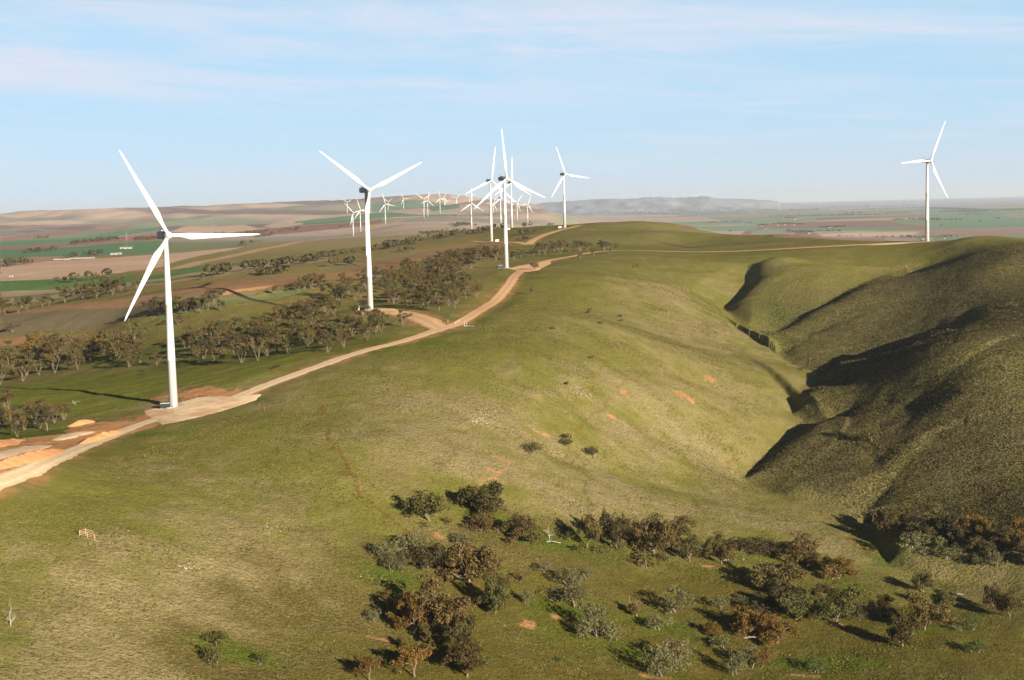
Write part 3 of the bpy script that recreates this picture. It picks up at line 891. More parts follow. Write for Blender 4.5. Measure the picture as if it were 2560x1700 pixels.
def road(name, Q, wd, label, cols=9):
    L = np.concatenate([[0], np.cumsum(np.hypot(*np.diff(Q, axis=0).T))])
    n = max(8, int(L[-1] / 2.2))
    s = np.linspace(0, L[-1], n)
    X, Y = np.interp(s, L, Q[:, 0]), np.interp(s, L, Q[:, 1])
    k = np.ones(7) / 7
    Xs, Ys = np.convolve(np.pad(X, 3, 'edge'), k, 'valid'), np.convolve(np.pad(Y, 3, 'edge'), k, 'valid')
    tx, ty = np.gradient(Xs), np.gradient(Ys)
    ln = np.hypot(tx, ty) + 1e-9
    nx, ny = -ty / ln, tx / ln
    V, C = [], []
    a = np.linspace(-1, 1, cols)
    e0 = 1 + .45 * (fbm(s / 5.0, s * 0 + 3, 7, 3) - .5)
    e1 = 1 + .45 * (fbm(s / 5.0, s * 0 + 9, 8, 3) - .5)
    for j, w in enumerate(a):
        hw = wd / 2 * (e0 if w < 0 else e1)
        x, y = Xs + nx * w * hw, Ys + ny * w * hw
        z = sheet_h(x, y) + lift(y) - (.10 if abs(w) == 1 else 0)
        V.append(np.stack([x, y, z], 1))
        far = smooth(700, 900, y)[:, None]
        c = PALE * (1 - far) + ORANGE * far
        wheel = .83 + .24 * math.exp(-((abs(w) - .45) / .2) ** 2) - (.10 if abs(w) == 1 else 0)
        C.append(c * wheel)
    V, C = np.stack(V, 1), np.stack(C, 1)
    ii = np.arange(n * cols).reshape(n, cols)
    q = np.stack([ii[:-1, :-1], ii[:-1, 1:], ii[1:, 1:], ii[1:, :-1]], -1).reshape(-1, 4)
    me = mesh_from(name, V.reshape(-1, 3), q)
    shade_smooth(me)
    at_ = me.attributes.new('gcol', 'FLOAT_COLOR', 'POINT')
    at_.data.foreach_set('color', np.concatenate([C.reshape(-1, 3), np.ones((n * cols, 1))], 1).astype(np.float32).ravel())
    o = link(name, me, rm_)
    tag(o, label, kind='structure')
    return o
RL = {'ridge': ('dirt_road', 'pale orange dirt road winding along the ridge past the wind turbines'),
      'pad2': ('dirt_track', 'short dirt track from the ridge road to the second turbine'),
      'far': ('dirt_track', 'orange dirt track climbing to the turbine beside the green knoll'),
      't4': ('dirt_track', 'dirt track along the brown paddock to a turbine foot'),
      'low': ('dirt_track', 'thin pale track across the lowland paddocks')}
for nm, Q, wd in _road_xy:
    if nm != 'low':
        road(RL[nm][0], Q, wd, RL[nm][1])
def sheet(name, P, label, colour, dz, step=1.6):
    """a thin draped sheet with a clean outline"""
    B = []
    n = len(P)
    for i in range(n):
        p, q = P[i], P[(i + 1) % n]
        m = max(1, int(np.hypot(*(q - p)) / step))
        for k in range(m):
            B.append(p + (q - p) * k / m)
    B = np.array(B)
    B = B + (np.stack([fbm(B[:, 0] / 4, B[:, 1] / 4, 3, 2), fbm(B[:, 0] / 4, B[:, 1] / 4, 4, 2)], 1) - .5) * 1.6
    gx, gy = np.meshgrid(np.arange(B[:, 0].min(), B[:, 0].max(), step), np.arange(B[:, 1].min(), B[:, 1].max(), step))
    gx, gy = gx.ravel(), gy.ravel()
    ins = pip(gx, gy, B)
    gx, gy = gx[ins], gy[ins]
    d = np.min(np.hypot(gx[:, None] - B[:, 0], gy[:, None] - B[:, 1]), 1)
    gx, gy = gx[d > step * .6], gy[d > step * .6]
    vs = [Vector(p) for p in B] + [Vector((a, b)) for a, b in zip(gx, gy)]
    res = delaunay_2d_cdt(vs, [], [list(range(len(B)))], 1, 1e-4)
    co = np.array([(p.x, p.y) for p in res[0]])
    z = sheet_h(co[:, 0], co[:, 1]) + lift(co[:, 1]) + dz
    edge = np.min(np.hypot(co[:, 0][:, None] - B[:, 0], co[:, 1][:, None] - B[:, 1]), 1) < .05
    z = z - .14 * edge
    me = bpy.data.meshes.new(name)
    me.from_pydata(np.column_stack([co, z]).tolist(), [], [tuple(f) for f in res[2]])
    me.update()
    shade_smooth(me)
    at_ = me.attributes.new('gcol', 'FLOAT_COLOR', 'POINT')
    f1 = fbm(co[:, 0] / 14, co[:, 1] / 9, 13, 4)
    f2 = fbm((co[:, 0] * .75 + co[:, 1] * .66) / 40, (co[:, 0] * -.66 + co[:, 1] * .75) / 2.2, 15, 3)
    cc = colour[None, :] * (.72 + .3 * f1 + .26 * f2)[:, None]
    w = smooth(.5, .72, fbm(co[:, 0] / 10, co[:, 1] / 10, 19, 3)) * .5
    cc = cc * (1 - w[:, None]) + (DIRT * 1.15) * w[:, None]
    at_.data.foreach_set('color', np.column_stack([cc, np.ones(len(co))]).astype(np.float32).ravel())
    o = link(name, me, rm_)
    tag(o, label, kind='structure')
sheet('dirt_pad', _pads['turbine pad one'], 'wide pale dirt pad at the foot of the nearest turbine', PALE, .03)
sheet('dirt_pad', G([(1296, 664), (1330, 660), (1372, 652), (1378, 658), (1345, 676), (1318, 680), (1290, 676), (1272, 672)]), 'dirt pad where the ridge road meets the third turbine', ORANGE * 1.1, .03)
sheet('dirt_pad', G([(884, 782), (905, 770), (940, 771), (985, 772), (1010, 780), (985, 786), (940, 787), (905, 788)]), 'dirt pad among trees under the second turbine', ORANGE * 1.1, .03)
_c = np.array(at(2318, 604)[:2])
sheet('dirt_pad', _c + np.array([(-60, -2), (-30, -9), (8, -11), (20, -6), (20, 8), (-10, 9), (-40, 6)]), 'dirt pad on the hilltop under the lone right-hand turbine', PALE, .03)

# ------------------------------------------------------------------ wind turbines
HUB_H, HUB_Y, TIP = 80.0, -4.4, 44.5
def tower_mesh():
    m = MB()
    prof = []
    for z0, z1 in ((0, 22), (22, 48), (48, 78.2)):
        r = lambda z: 2.08 - .92 * z / 78.2
        prof += [(r(z0), z0 + .02), (r(z1), z1 - .12), (r(z1) + .03, z1 - .10), (r(z1) + .03, z1 - .01)]
    m.lathe(prof, 36)
    return m.mesh('tower', True)
def found_mesh():
    m = MB()
    m.lathe([(4.4, -1.6), (4.4, .18), (3.2, .30), (2.2, .34)], 28)
    return m.mesh('foundation')
def nacelle_mesh():
    bm = bmesh.new()
    secs = [(-2.2, 1.35, 1.35, 0), (-1.6, 1.75, 1.75, 0), (0, 1.85, 1.85, .05), (3.0, 1.85, 1.9, .10), (6.6, 1.75, 1.75, .05), (7.5, 1.55, 1.45, .0), (7.9, 1.2, 1.1, 0)]
    rows = []
    for y, hw, hh, dz in secs:
        r = []
        for k in range(20):
            a = 2 * math.pi * (k + .5) / 20
            ca, sa = math.cos(a), math.sin(a)
            p = .38
            r.append(bm.verts.new((hw * math.copysign(abs(ca) ** p, ca), y, dz + hh * math.copysign(abs(sa) ** p, sa))))
        rows.append(r)
    for a, b_ in zip(rows, rows[1:]):
        for k in range(20):
            bm.faces.new((a[k], a[(k + 1) % 20], b_[(k + 1) % 20], b_[k]))
    bm.faces.new(rows[0])
    bm.faces.new(rows[-1][::-1])
    bmesh.ops.recalc_face_normals(bm, faces=bm.faces)
    me = bpy.data.meshes.new('nacelle')
    bm.to_mesh(me)
    return me
def hub_mesh():
    m = MB()
    prof = [(1.55, 2.0), (1.75, 1.2), (1.8, 0), (1.65, -.9), (1.2, -1.7), (.6, -2.15), (.05, -2.3)]
    m.lathe(prof, 24)
    m.v = [(x, z, y) for x, y, z in m.v]
    m.f = [f[::-1] for f in m.f]
    return m.mesh('hub', True)
def blade_mesh():
    m = MB()
    n = 20
    secs = []
    for i in range(22):
        t = i / 21
        r = 1.2 + (TIP - 1.2) * (t ** .92)
        if t < .06:
            ch, th = 1.9, 1.9
        else:
            s = min(1, (t - .06) / .15)
            s = s * s * (3 - 2 * s)
            full = 3.2 * (1 - .80 * max(0, (t - .2) / .8) ** .85)
            ch = 1.9 * (1 - s) + full * s
            th = 1.9 * (1 - s) + ch * (.30 - .16 * t) * s
        if t > .97:
            ch *= .55
        tw = math.radians(16 * (1 - t) ** 1.8)
        sv = min(1, max(0, (t - .04) / .17))
        secs.append((r, ch, th, tw, sv, t))
    v, f = [], []
    for r, ch, th, tw, sv, t in secs:
        for k in range(n):
            a = 2 * math.pi * k / n
            cx = math.cos(a)
            xa = (.5 - .5 * cx)                                  # 0 leading edge, 1 trailing
            ya = .5 * th * math.sin(a) * (1 - .72 * sv * xa ** 1.3)
            x = (xa - (.5 - .20 * sv)) * ch
            y = ya
            X = x * math.cos(tw) - y * math.sin(tw)
            Y = x * math.sin(tw) + y * math.cos(tw)
            v.append((X, Y - 1.4 * t * t, r))
    for i in range(len(secs) - 1):
        for k in range(n):
            f.append((i * n + k, i * n + (k + 1) % n, (i + 1) * n + (k + 1) % n, (i + 1) * n + k))
    f.append(tuple(range(n))[::-1])
    f.append(tuple((len(secs) - 1) * n + k for k in range(n)))
    m.add(v, f)
    return m.mesh('blade', True)
def mast_mesh():
    m = MB()
    m.tube([(0, 6.2, 1.8), (0, 6.2, 3.4)], [.06, .05], 6)
    m.tube([(-.8, 6.2, 3.2), (.8, 6.2, 3.2)], [.05, .05], 6)
    m.tube([(-.8, 6.2, 3.2), (-.8, 6.2, 3.6)], [.12, .10], 6)
    m.tube([(.8, 6.2, 3.2), (.8, 6.2, 3.6)], [.12, .10], 6)
    return m.mesh('wind_sensor')
def hatch_mesh():
    m = MB()
    m.box(-1.0, 1.0, 2.6, 5.2, 1.9, 2.35)
    m.box(-.7, .7, .6, 1.6, 1.9, 2.15)
    return m.mesh('roof_cooler')
def door_mesh():
    m = MB()
    m.box(-.5, .5, -2.16, -2.0, .9, 3.1)
    return m.mesh('door')
def steps_mesh():
    m = MB()
    for i in range(4):
        m.box(-.55, .55, -2.35 - .3 * (i + 1), -2.35 - .3 * i, 0, .85 - .2 * i)
    return m.mesh('steps')
TM = dict(tower=tower_mesh(), foundation=found_mesh(), nacelle=nacelle_mesh(), hub=hub_mesh(), blade=blade_mesh(), wind_sensor=mast_mesh(), roof_cooler=hatch_mesh(), door=door_mesh(), steps=steps_mesh())
for k, me in TM.items():
    me.materials.append({'foundation': M_CONC, 'nacelle': M_NAC_SHADE, 'wind_sensor': M_DARK, 'roof_cooler': M_ROOFM, 'door': M_ROOFM, 'steps': M_ROOFM}.get(k, M_WHITE))
# one low-detail set for the turbines that are only a few pixels tall
YAW = math.radians(33)
def turbine(loc, theta, label, group=None, full=True, s=1.0, yaw=YAW):
    o = empty('wind_turbine', loc, yaw, (s, s, s))
    tag(o, label, 'wind turbine', group)
    link('tower', TM['tower'], parent=o)
    nac = link('nacelle', TM['nacelle'], parent=o, loc=(0, 0, HUB_H))
    link('hub', TM['hub'], parent=o, loc=(0, HUB_Y, HUB_H))
    for k in range(3):
        bl = link('blade', TM['blade'], parent=o, loc=(0, HUB_Y, HUB_H))
        bl.rotation_euler = (0, math.radians(theta + 120 * k), 0)
    if full:
        link('foundation', TM['foundation'], parent=o)
        link('wind_sensor', TM['wind_sensor'], parent=nac)
        link('roof_cooler', TM['roof_cooler'], parent=nac)
        dr = link('door', TM['door'], parent=o)
        dr.rotation_euler = (0, 0, -.2)
        st = link('steps', TM['steps'], parent=o)
        st.rotation_euler = (0, 0, -.2)
    return o
TURB = [  # foot pixel, distance, rotor angle, label
    (434, 1019, 660, 91, 'nearest white wind turbine on the wide dirt pad, one blade level to the right'),
    (926, 772, 958, 65.5, 'white wind turbine rising from the mallee wood, rotor standing as a Y'),
    (1266, 669, 1281, -6.5, 'white wind turbine beside the ridge road junction, one blade straight up'),
    (1229, 603.6, 1884, 8, 'white wind turbine at the edge of the brown paddock beside a pale kiosk'),
    (1412, 569.6, 2155, -22, 'white wind turbine at the top of the climbing track beside the green knoll'),
    (2318, 604, 1420, 27, 'lone white wind turbine on the hilltop at the far right'),
    (1280, 574, 2482, 0, 'white wind turbine directly behind the road junction turbine, kiosk at its foot'),
    (1179.5, 584.5, 3950, 0, 'white wind turbine standing past the tree line, left of the brown paddock turbine'),
    (1252.7, 569, 3890, -4, 'white wind turbine glimpsed between the two overlapping ridge turbines'),
    (1319.5, 557.7, 6040, 25, 'small wind turbine low on the far ridge end, nearest the bare plain'),
    (1293.5, 552, 6260, 40, 'small wind turbine on the far ridge just right of the tallest overlapping tower'),
    (1233.5, 548, 7300, 30, 'small wind turbine half hidden behind the far ridge between tower pairs'),
    (1173, 526, 8900, 60, 'small wind turbine seen behind the tower beyond the tree line'),
    (868.4, 538.8, 8890, 60, 'small wind turbine high on the hazy slope, leftmost of the far row'),
    (883.7, 593, 4690, 76, 'wind turbine beside the bare orange cutting on the low track, nearer of the pair'),
    (902, 582, 5170, -20, 'wind turbine of the low track pair, partly behind the wood turbine tower'),
    (964, 560.6, 5570, -18, 'wind turbine on the track bend just right of the wood turbine'),
    (970.4, 530.3, 9800, 60, 'tiny wind turbine overlapping the rotor of the track bend turbine'),
    (1009.4, 528, 9060, -31, 'small wind turbine standing alone on the dark green far slope'),
    (1060, 543.7, 6180, 60, 'wind turbine of the close far pair with its rotor as a Y'),
    (1070, 543.7, 6770, 11, 'wind turbine of the close far pair with one blade nearly upright'),
    (1100.5, 532.8, 7690, -10, 'taller wind turbine of the far cluster below the ridge summit'),
    (1115, 531.5, 10000, -32, 'right hand smaller wind turbine of the far summit cluster'),
    (1111.5, 531.5, 9800, 20, 'middle smaller wind turbine of the far summit cluster'),
    (1141, 528, 9090, 52, 'small wind turbine just right of the far summit cluster, rotor as a Y'),
]
TLOC = []
for px, py, d, th, lab in TURB:
    r = ray(px, py)
    x, y = r[0] * d, d
    z = gz(x, y)
    TLOC.append((x, y, z))
    zi = CAMZ + r[2] * d
    turbine((x, y, z), th, lab, full=d < 2600)
    if abs(zi - z) > 2.5:
        print('turbine', px, py, 'ground', round(z, 1), 'wanted', round(zi, 1))
def far_turbine(px, d, label, group, py=None):
    x = ray(px, py or 500)[0] * d
    turbine((x, d, gz(x, d) - 1), rng.uniform(0, 120), label, group, full=False)
for px, d in ((770, 15000), (785, 15200), (791, 15600), (811, 15400), (834, 15800), (848, 15200), (856, 15500)):
    far_turbine(px, d, 'tiny pale wind turbine peeping over the left-hand far ridge', 'tiny turbines over the far ridge')
for px in (1559, 1589, 1634, 1643, 1683, 1709, 1733, 1741, 1756, 1763, 1775, 1784):
    far_turbine(px, 26400 + rng.uniform(-300, 300), 'tiny pale wind turbine on the blue hills across the plain', 'tiny turbines on the blue hills')
for px in (1351, 1384):
    far_turbine(px, 26500, 'tiny pale wind turbine on the low blue hills beside the far ridge end', 'tiny turbines by the ridge end')

# ------------------------------------------------------------------ kiosks beside the turbines
def kiosk(px, py, w, rz, mat, label):
    x, y, z = at(px, py)
    o = empty('transformer_kiosk', (x, y, z), rz)
    tag(o, label, 'kiosk')
    m = MB(); m.box(-w / 2, w / 2, -1.3, 1.3, .12, 2.35); link('body', m.mesh('body'), mat, o)
    m = MB(); m.box(-w / 2 - .12, w / 2 + .12, -1.45, 1.45, 2.35, 2.52); m.box(-w / 2 + .1, w / 2 - .1, -1.2, 1.2, 2.52, 2.62); link('roof', m.mesh('roof'), M_ROOFM, o)
    m = MB(); m.box(-w / 2 - .3, w / 2 + .3, -1.6, 1.6, -.4, .12); link('plinth', m.mesh('plinth'), M_CONC, o)
    for k in (-1, 1):
        m = MB(); m.box(k * w / 4 - w * .2, k * w / 4 + w * .2, -1.34, -1.3, .3, 2.15)
        d = link('door', m.mesh('door'), mat, o)
        m = MB(); m.box(k * w / 4 - .06, k * w / 4 + .06, -1.40, -1.34, 1.0, 1.3)
        link('handle', m.mesh('handle'), M_DARK, d)
kiosk(413, 1021, 4.2, .1, M_KIOSK_SHADE, 'blue grey transformer kiosk in shade beside the nearest turbine')
kiosk(905, 774, 4.4, -.1, M_KIOSKW, 'pale green transformer kiosk by the turbine in the wood')
kiosk(1251, 670, 4.2, .1, M_KIOSK_SHADE, 'dark transformer kiosk left of the road junction turbine')
kiosk(1243, 603.5, 4.6, 0, M_POSTW, 'white transformer kiosk right of the brown paddock turbine')
kiosk(1400, 570, 4.6, 0, M_KIOSKW, 'pale transformer kiosk left of the climbing track turbine')
kiosk(2308, 604, 4.2, .1, M_KIOSK_SHADE, 'dark transformer kiosk at the foot of the lone hilltop turbine')
kiosk(1271, 574, 5, 0, M_POSTW, 'pale kiosk at the foot of the hidden ridge turbine')

# ------------------------------------------------------------------ trees
def leaf_mat(name, col, var=.3, trans=.25):
    m, t, b = new_mat(name)
    oi = node(t, 'ShaderNodeObjectInfo')
    al = node(t, 'ShaderNodeAttribute', attribute_name='shade')
    v = mathn(t, 'MULTIPLY_ADD', al.outputs['Fac'], var * 2, 1 - var)
    v = mathn(t, 'MULTIPLY', v, mathn(t, 'MULTIPLY_ADD', oi.outputs['Random'], .5, .75))
    sc = node(t, 'ShaderNodeVectorMath', operation='SCALE')
    hs = node(t, 'ShaderNodeHueSaturation')
    hs.inputs['Color'].default_value = (*col, 1)
    t.links.new(mathn(t, 'MULTIPLY_ADD', mathn(t, 'FRACT', mathn(t, 'MULTIPLY', oi.outputs['Random'], 7.31)), .03, .485), hs.inputs['Hue'])
    t.links.new(hs.outputs[0], sc.inputs[0])
    t.links.new(v, sc.inputs['Scale'])
    t.links.new(sc.outputs[0], b.inputs['Base Color'])
    b.inputs['Roughness'].default_value = .75
    b.inputs['Specular IOR Level'].default_value = .15
    tr = node(t, 'ShaderNodeBsdfTranslucent')
    t.links.new(sc.outputs[0], tr.inputs['Color'])
    mx = node(t, 'ShaderNodeMixShader')
    mx.inputs[0].default_value = trans
    t.links.new(b.outputs[0], mx.inputs[1])
    t.links.new(tr.outputs[0], mx.inputs[2])
    t.links.new(mx.outputs[0], t.nodes['Material Output'].inputs['Surface'])
    return m
LEAF = {'brown': leaf_mat('brown_gum_leaves', (.105, .076, .025)),
        'orange': leaf_mat('orange_gum_leaves', (.150, .096, .020)),
        'olive': leaf_mat('olive_gum_leaves', (.088, .082, .023)),
        'dark': leaf_mat('dark_olive_leaves', (.066, .055, .022)),
        'grey': leaf_mat('grey_green_leaves', (.128, .122, .054)),
        'green': leaf_mat('green_leaves', (.070, .095, .022))}
def leaves(clumps, size, per, R, droop=.25):
    """leaf-sized quads round each clump centre (x, y, z, rx, rz)"""
    V, Fc, sh = [], [], []
    for cx, cy, cz, rx, rz in clumps:
        n = max(6, int(per * (rx / 1.4) ** 2))
        tone = R.uniform(0, 1)
        d = R.normal(size=(n, 3))
        d /= np.linalg.norm(d, axis=1)[:, None]
        rad = R.uniform(.35, 1.05, n) ** .6
        p = np.stack([cx + d[:, 0] * rx * rad, cy + d[:, 1] * rx * rad, cz + d[:, 2] * rz * rad], 1)
        nn = d + R.normal(size=(n, 3)) * .55
        nn[:, 2] += .15
        nn /= np.linalg.norm(nn, axis=1)[:, None]
        a = np.cross(nn, R.normal(size=(n, 3)))
        a /= np.linalg.norm(a, axis=1)[:, None] + 1e-9
        b2 = np.cross(nn, a)
        s = size * R.uniform(.6, 1.3, n)
        a, b2 = a * (s * .85)[:, None], b2 * (s * .5)[:, None]
        drop = np.zeros((n, 3)); drop[:, 2] = -droop * s
        q = np.stack([p - a - b2 * .3 + drop, p - b2, p + a + b2 * .3 + drop, p + b2], 1)
        base = len(V) * 0
        V.append(q.reshape(-1, 3))
        sh.append(np.repeat(np.clip(.25 + .5 * tone + R.uniform(-.35, .35, n), 0, 1), 4))
    V = np.concatenate(V)
    sh = np.concatenate(sh)
    f = np.arange(len(V)).reshape(-1, 4)
    me = mesh_from('crown', V, f)
    at_ = me.attributes.new('shade', 'FLOAT', 'POINT')
    at_.data.foreach_set('value', sh.astype(np.float32))
    return me
def branch(m, p, d, length, r0, r1, R, bend=.18, n=5, sides=5):
    path, rad = [Vector(p)], [r0]
    d = Vector(d).normalized()
    for i in range(n):
        d = (d + Vector(R.normal(size=3)) * bend / 1.5).normalized()
        path.append(path[-1] + d * length / n)
        rad.append(r0 + (r1 - r0) * (i + 1) / n)
    m.tube(path, rad, sides)
    return path[-1], d, path
def proto(kind, seed):
    """unit tree: height about 1 x H, returns (trunk mesh, crown mesh, H, W)"""
    R = np.random.default_rng(seed)
    m, cl = MB(), []
    if kind == 'mallee':
        H, W = 10.0, 8.6
        ns = R.integers(3, 6)
        for k in range(ns):
            a = 2 * math.pi * (k + R.uniform(0, .7)) / ns
            tilt = R.uniform(.18, .55)
            d = (math.sin(tilt) * math.cos(a), math.sin(tilt) * math.sin(a), math.cos(tilt))
            e, dd, path = branch(m, (R.normal() * .15, R.normal() * .15, -.6), d, H * R.uniform(.46, .60), .19, .09, R)
            for j in range(R.integers(3, 5)):
                a2 = a + R.uniform(-1.3, 1.3)
                t2 = R.uniform(.35, 1.0)
                st = path[R.integers(3, 6)]
                e2, d2, _ = branch(m, st, (math.sin(t2) * math.cos(a2), math.sin(t2) * math.sin(a2), math.cos(t2)), H * R.uniform(.26, .42), .11, .04, R, n=4)
                z = min(e2.z, H * .93)
                for q in range(R.integers(3, 5)):
                    cl.append((e2.x + R.normal() * .9, e2.y + R.normal() * .9, z - abs(R.normal()) * .45, R.uniform(.95, 1.6), R.uniform(.45, .8)))
        crown = leaves(cl, .36, 30, R)
    elif kind == 'gum':
        H, W = 12.0, 13.0
        e, dd, path = branch(m, (0, 0, -.8), (R.normal() * .25, R.normal() * .25, 1), H * .22, .45, .34, R, .2)
        nl = R.integers(4, 6)
        for k in range(nl):
            a = 2 * math.pi * (k + R.uniform(0, .8)) / nl
            tilt = R.uniform(.3, 1.05)
            l1, d1, p1 = branch(m, e - Vector((0, 0, R.uniform(0, 1.2))), (math.sin(tilt) * math.cos(a), math.sin(tilt) * math.sin(a), math.cos(tilt)), H * R.uniform(.36, .5), .26, .12, R, .3, 6, 6)
            for j in range(R.integers(4, 6)):
                a2 = a + R.uniform(-1.5, 1.5)
                t2 = R.uniform(.2, 1.35)
                st = p1[R.integers(2, 7)]
                e2, d2, p2 = branch(m, st, (math.sin(t2) * math.cos(a2), math.sin(t2) * math.sin(a2), math.cos(t2)), H * R.uniform(.16, .34), .13, .05, R, .3, 4)
                for q in range(R.integers(3, 6)):
                    cl.append((e2.x + R.normal() * 1.1, e2.y + R.normal() * 1.1, min(max(e2.z - abs(R.normal()) * 1.4 + .4, H * .2), H * .96), R.uniform(1.0, 1.9), R.uniform(.8, 1.3)))
                if R.uniform() < .25:
                    branch(m, e2, d2, H * .1, .05, .02, R, .3, 3, 4)
        crown = leaves(cl, .38, 44, R, .5)
    elif kind == 'bush':
        H, W = 7.0, 9.0
        ns = R.integers(2, 4)
        for k in range(ns):
            a = 2 * math.pi * (k + R.uniform(0, .7)) / ns
            branch(m, (R.normal() * .6, R.normal() * .6, -.5), (.45 * math.cos(a), .45 * math.sin(a), 1), 3.6, .22, .1, R)
        nlobe = R.integers(6, 9)
        for k in range(nlobe):
            a = 2 * math.pi * k / nlobe + R.uniform(-.3, .3)
            rr = 2.5 * math.sqrt(R.uniform(.15, 1)) if k else 0
            cx, cy, cz = rr * math.cos(a), rr * math.sin(a), R.uniform(2.3, 4.8) - .3 * rr
            Rl = R.uniform(1.5, 2.1)
            for q in range(13):
                d = R.normal(size=3); d /= np.linalg.norm(d)
                d[2] = d[2] * .85 + .1
                cl.append((cx + d[0] * Rl, cy + d[1] * Rl, max(.7, cz + d[2] * Rl), R.uniform(.5, .85), R.uniform(.45, .75)))
        crown = leaves(cl, .27, 62, R, .1)
    elif kind == 'shrub':
        H, W = 2.2, 3.6
        for k in range(4):
            a = R.uniform(0, 6.28)
            branch(m, (0, 0, -.3), (math.cos(a), math.sin(a), 1), 1.6, .08, .03, R, n=3, sides=4)
        for k in range(16):
            a, rr = R.uniform(0, 6.28), 1.4 * math.sqrt(R.uniform())
            cl.append((rr * math.cos(a), rr * math.sin(a), R.uniform(.5, 1.75) - .25 * rr, R.uniform(.4, .65), R.uniform(.3, .5)))
        crown = leaves(cl, .22, 90, R, .1)
    elif kind == 'dead':
        H, W = 9.0, 7.0
        e, dd, path = branch(m, (0, 0, -.6), (R.normal() * .15, R.normal() * .15, 1), H * .45, .26, .14, R, .2)
        for k in range(6):
            a, t1 = 2 * math.pi * k / 6 + R.uniform(-.4, .4), R.uniform(.15, 1.0)
            l1, d1, p1 = branch(m, path[R.integers(2, 6)], (math.sin(t1) * math.cos(a), math.sin(t1) * math.sin(a), math.cos(t1)), H * R.uniform(.3, .5), .11, .035, R, .35, 6)
            for j in range(4):
                branch(m, p1[R.integers(2, 7)], Vector(d1) + Vector(R.normal(size=3)) * .7, H * R.uniform(.1, .22), .06, .02, R, .3, 4, 4)
        crown = None
    tm = m.mesh('trunk', True)
    tm.materials.append({'dead': M_DEAD, 'bush': M_BARKD, 'shrub': M_BARKD}.get(kind, M_BARK))
    if crown is not None:
        co = np.empty(len(crown.vertices) * 3, np.float32)
        crown.vertices.foreach_get('co', co)
        co = co.reshape(-1, 3)
        lo, hi = np.percentile(co, 2, axis=0), np.percentile(co, 98, axis=0)
        W, H = float((hi[0] - lo[0] + hi[1] - lo[1]) / 2), float(hi[2])
    return tm, crown, H, W
PROTO = {}
for kind, n in (('mallee', 7), ('gum', 7), ('bush', 6), ('shrub', 3), ('dead', 4)):
    PROTO[kind] = [proto(kind, 100 * len(kind) + 17 * i + 5) for i in range(n)]
_crowns = {}
def crown_for(kind, i, tone):
    key = (kind, i, tone)
    if key not in _crowns:
        me = PROTO[kind][i][1].copy()
        me.materials.append(LEAF[tone])
        _crowns[key] = me
    return _crowns[key]
NAME = {'mallee': 'mallee_tree', 'gum': 'gum_tree', 'bush': 'grey_bush', 'shrub': 'low_shrub', 'dead': 'dead_tree'}
CAT = {'mallee': 'tree', 'gum': 'tree', 'bush': 'bush', 'shrub': 'shrub', 'dead': 'dead tree'}
_turn = 0
def tree(kind, loc, h, w, tone, label, group=None):
    global _turn
    i = rng.randrange(len(PROTO[kind]))
    tm, cm, H, W = PROTO[kind][i]
    sz, sx = h / H, w / W
    o = empty(NAME[kind], loc, rng.uniform(0, 6.28), (sx, sx, sz))
    tag(o, label, CAT[kind], group)
    link('trunk', tm, parent=o)
    if cm:
        link('crown', crown_for(kind, i, tone), parent=o)
    return o

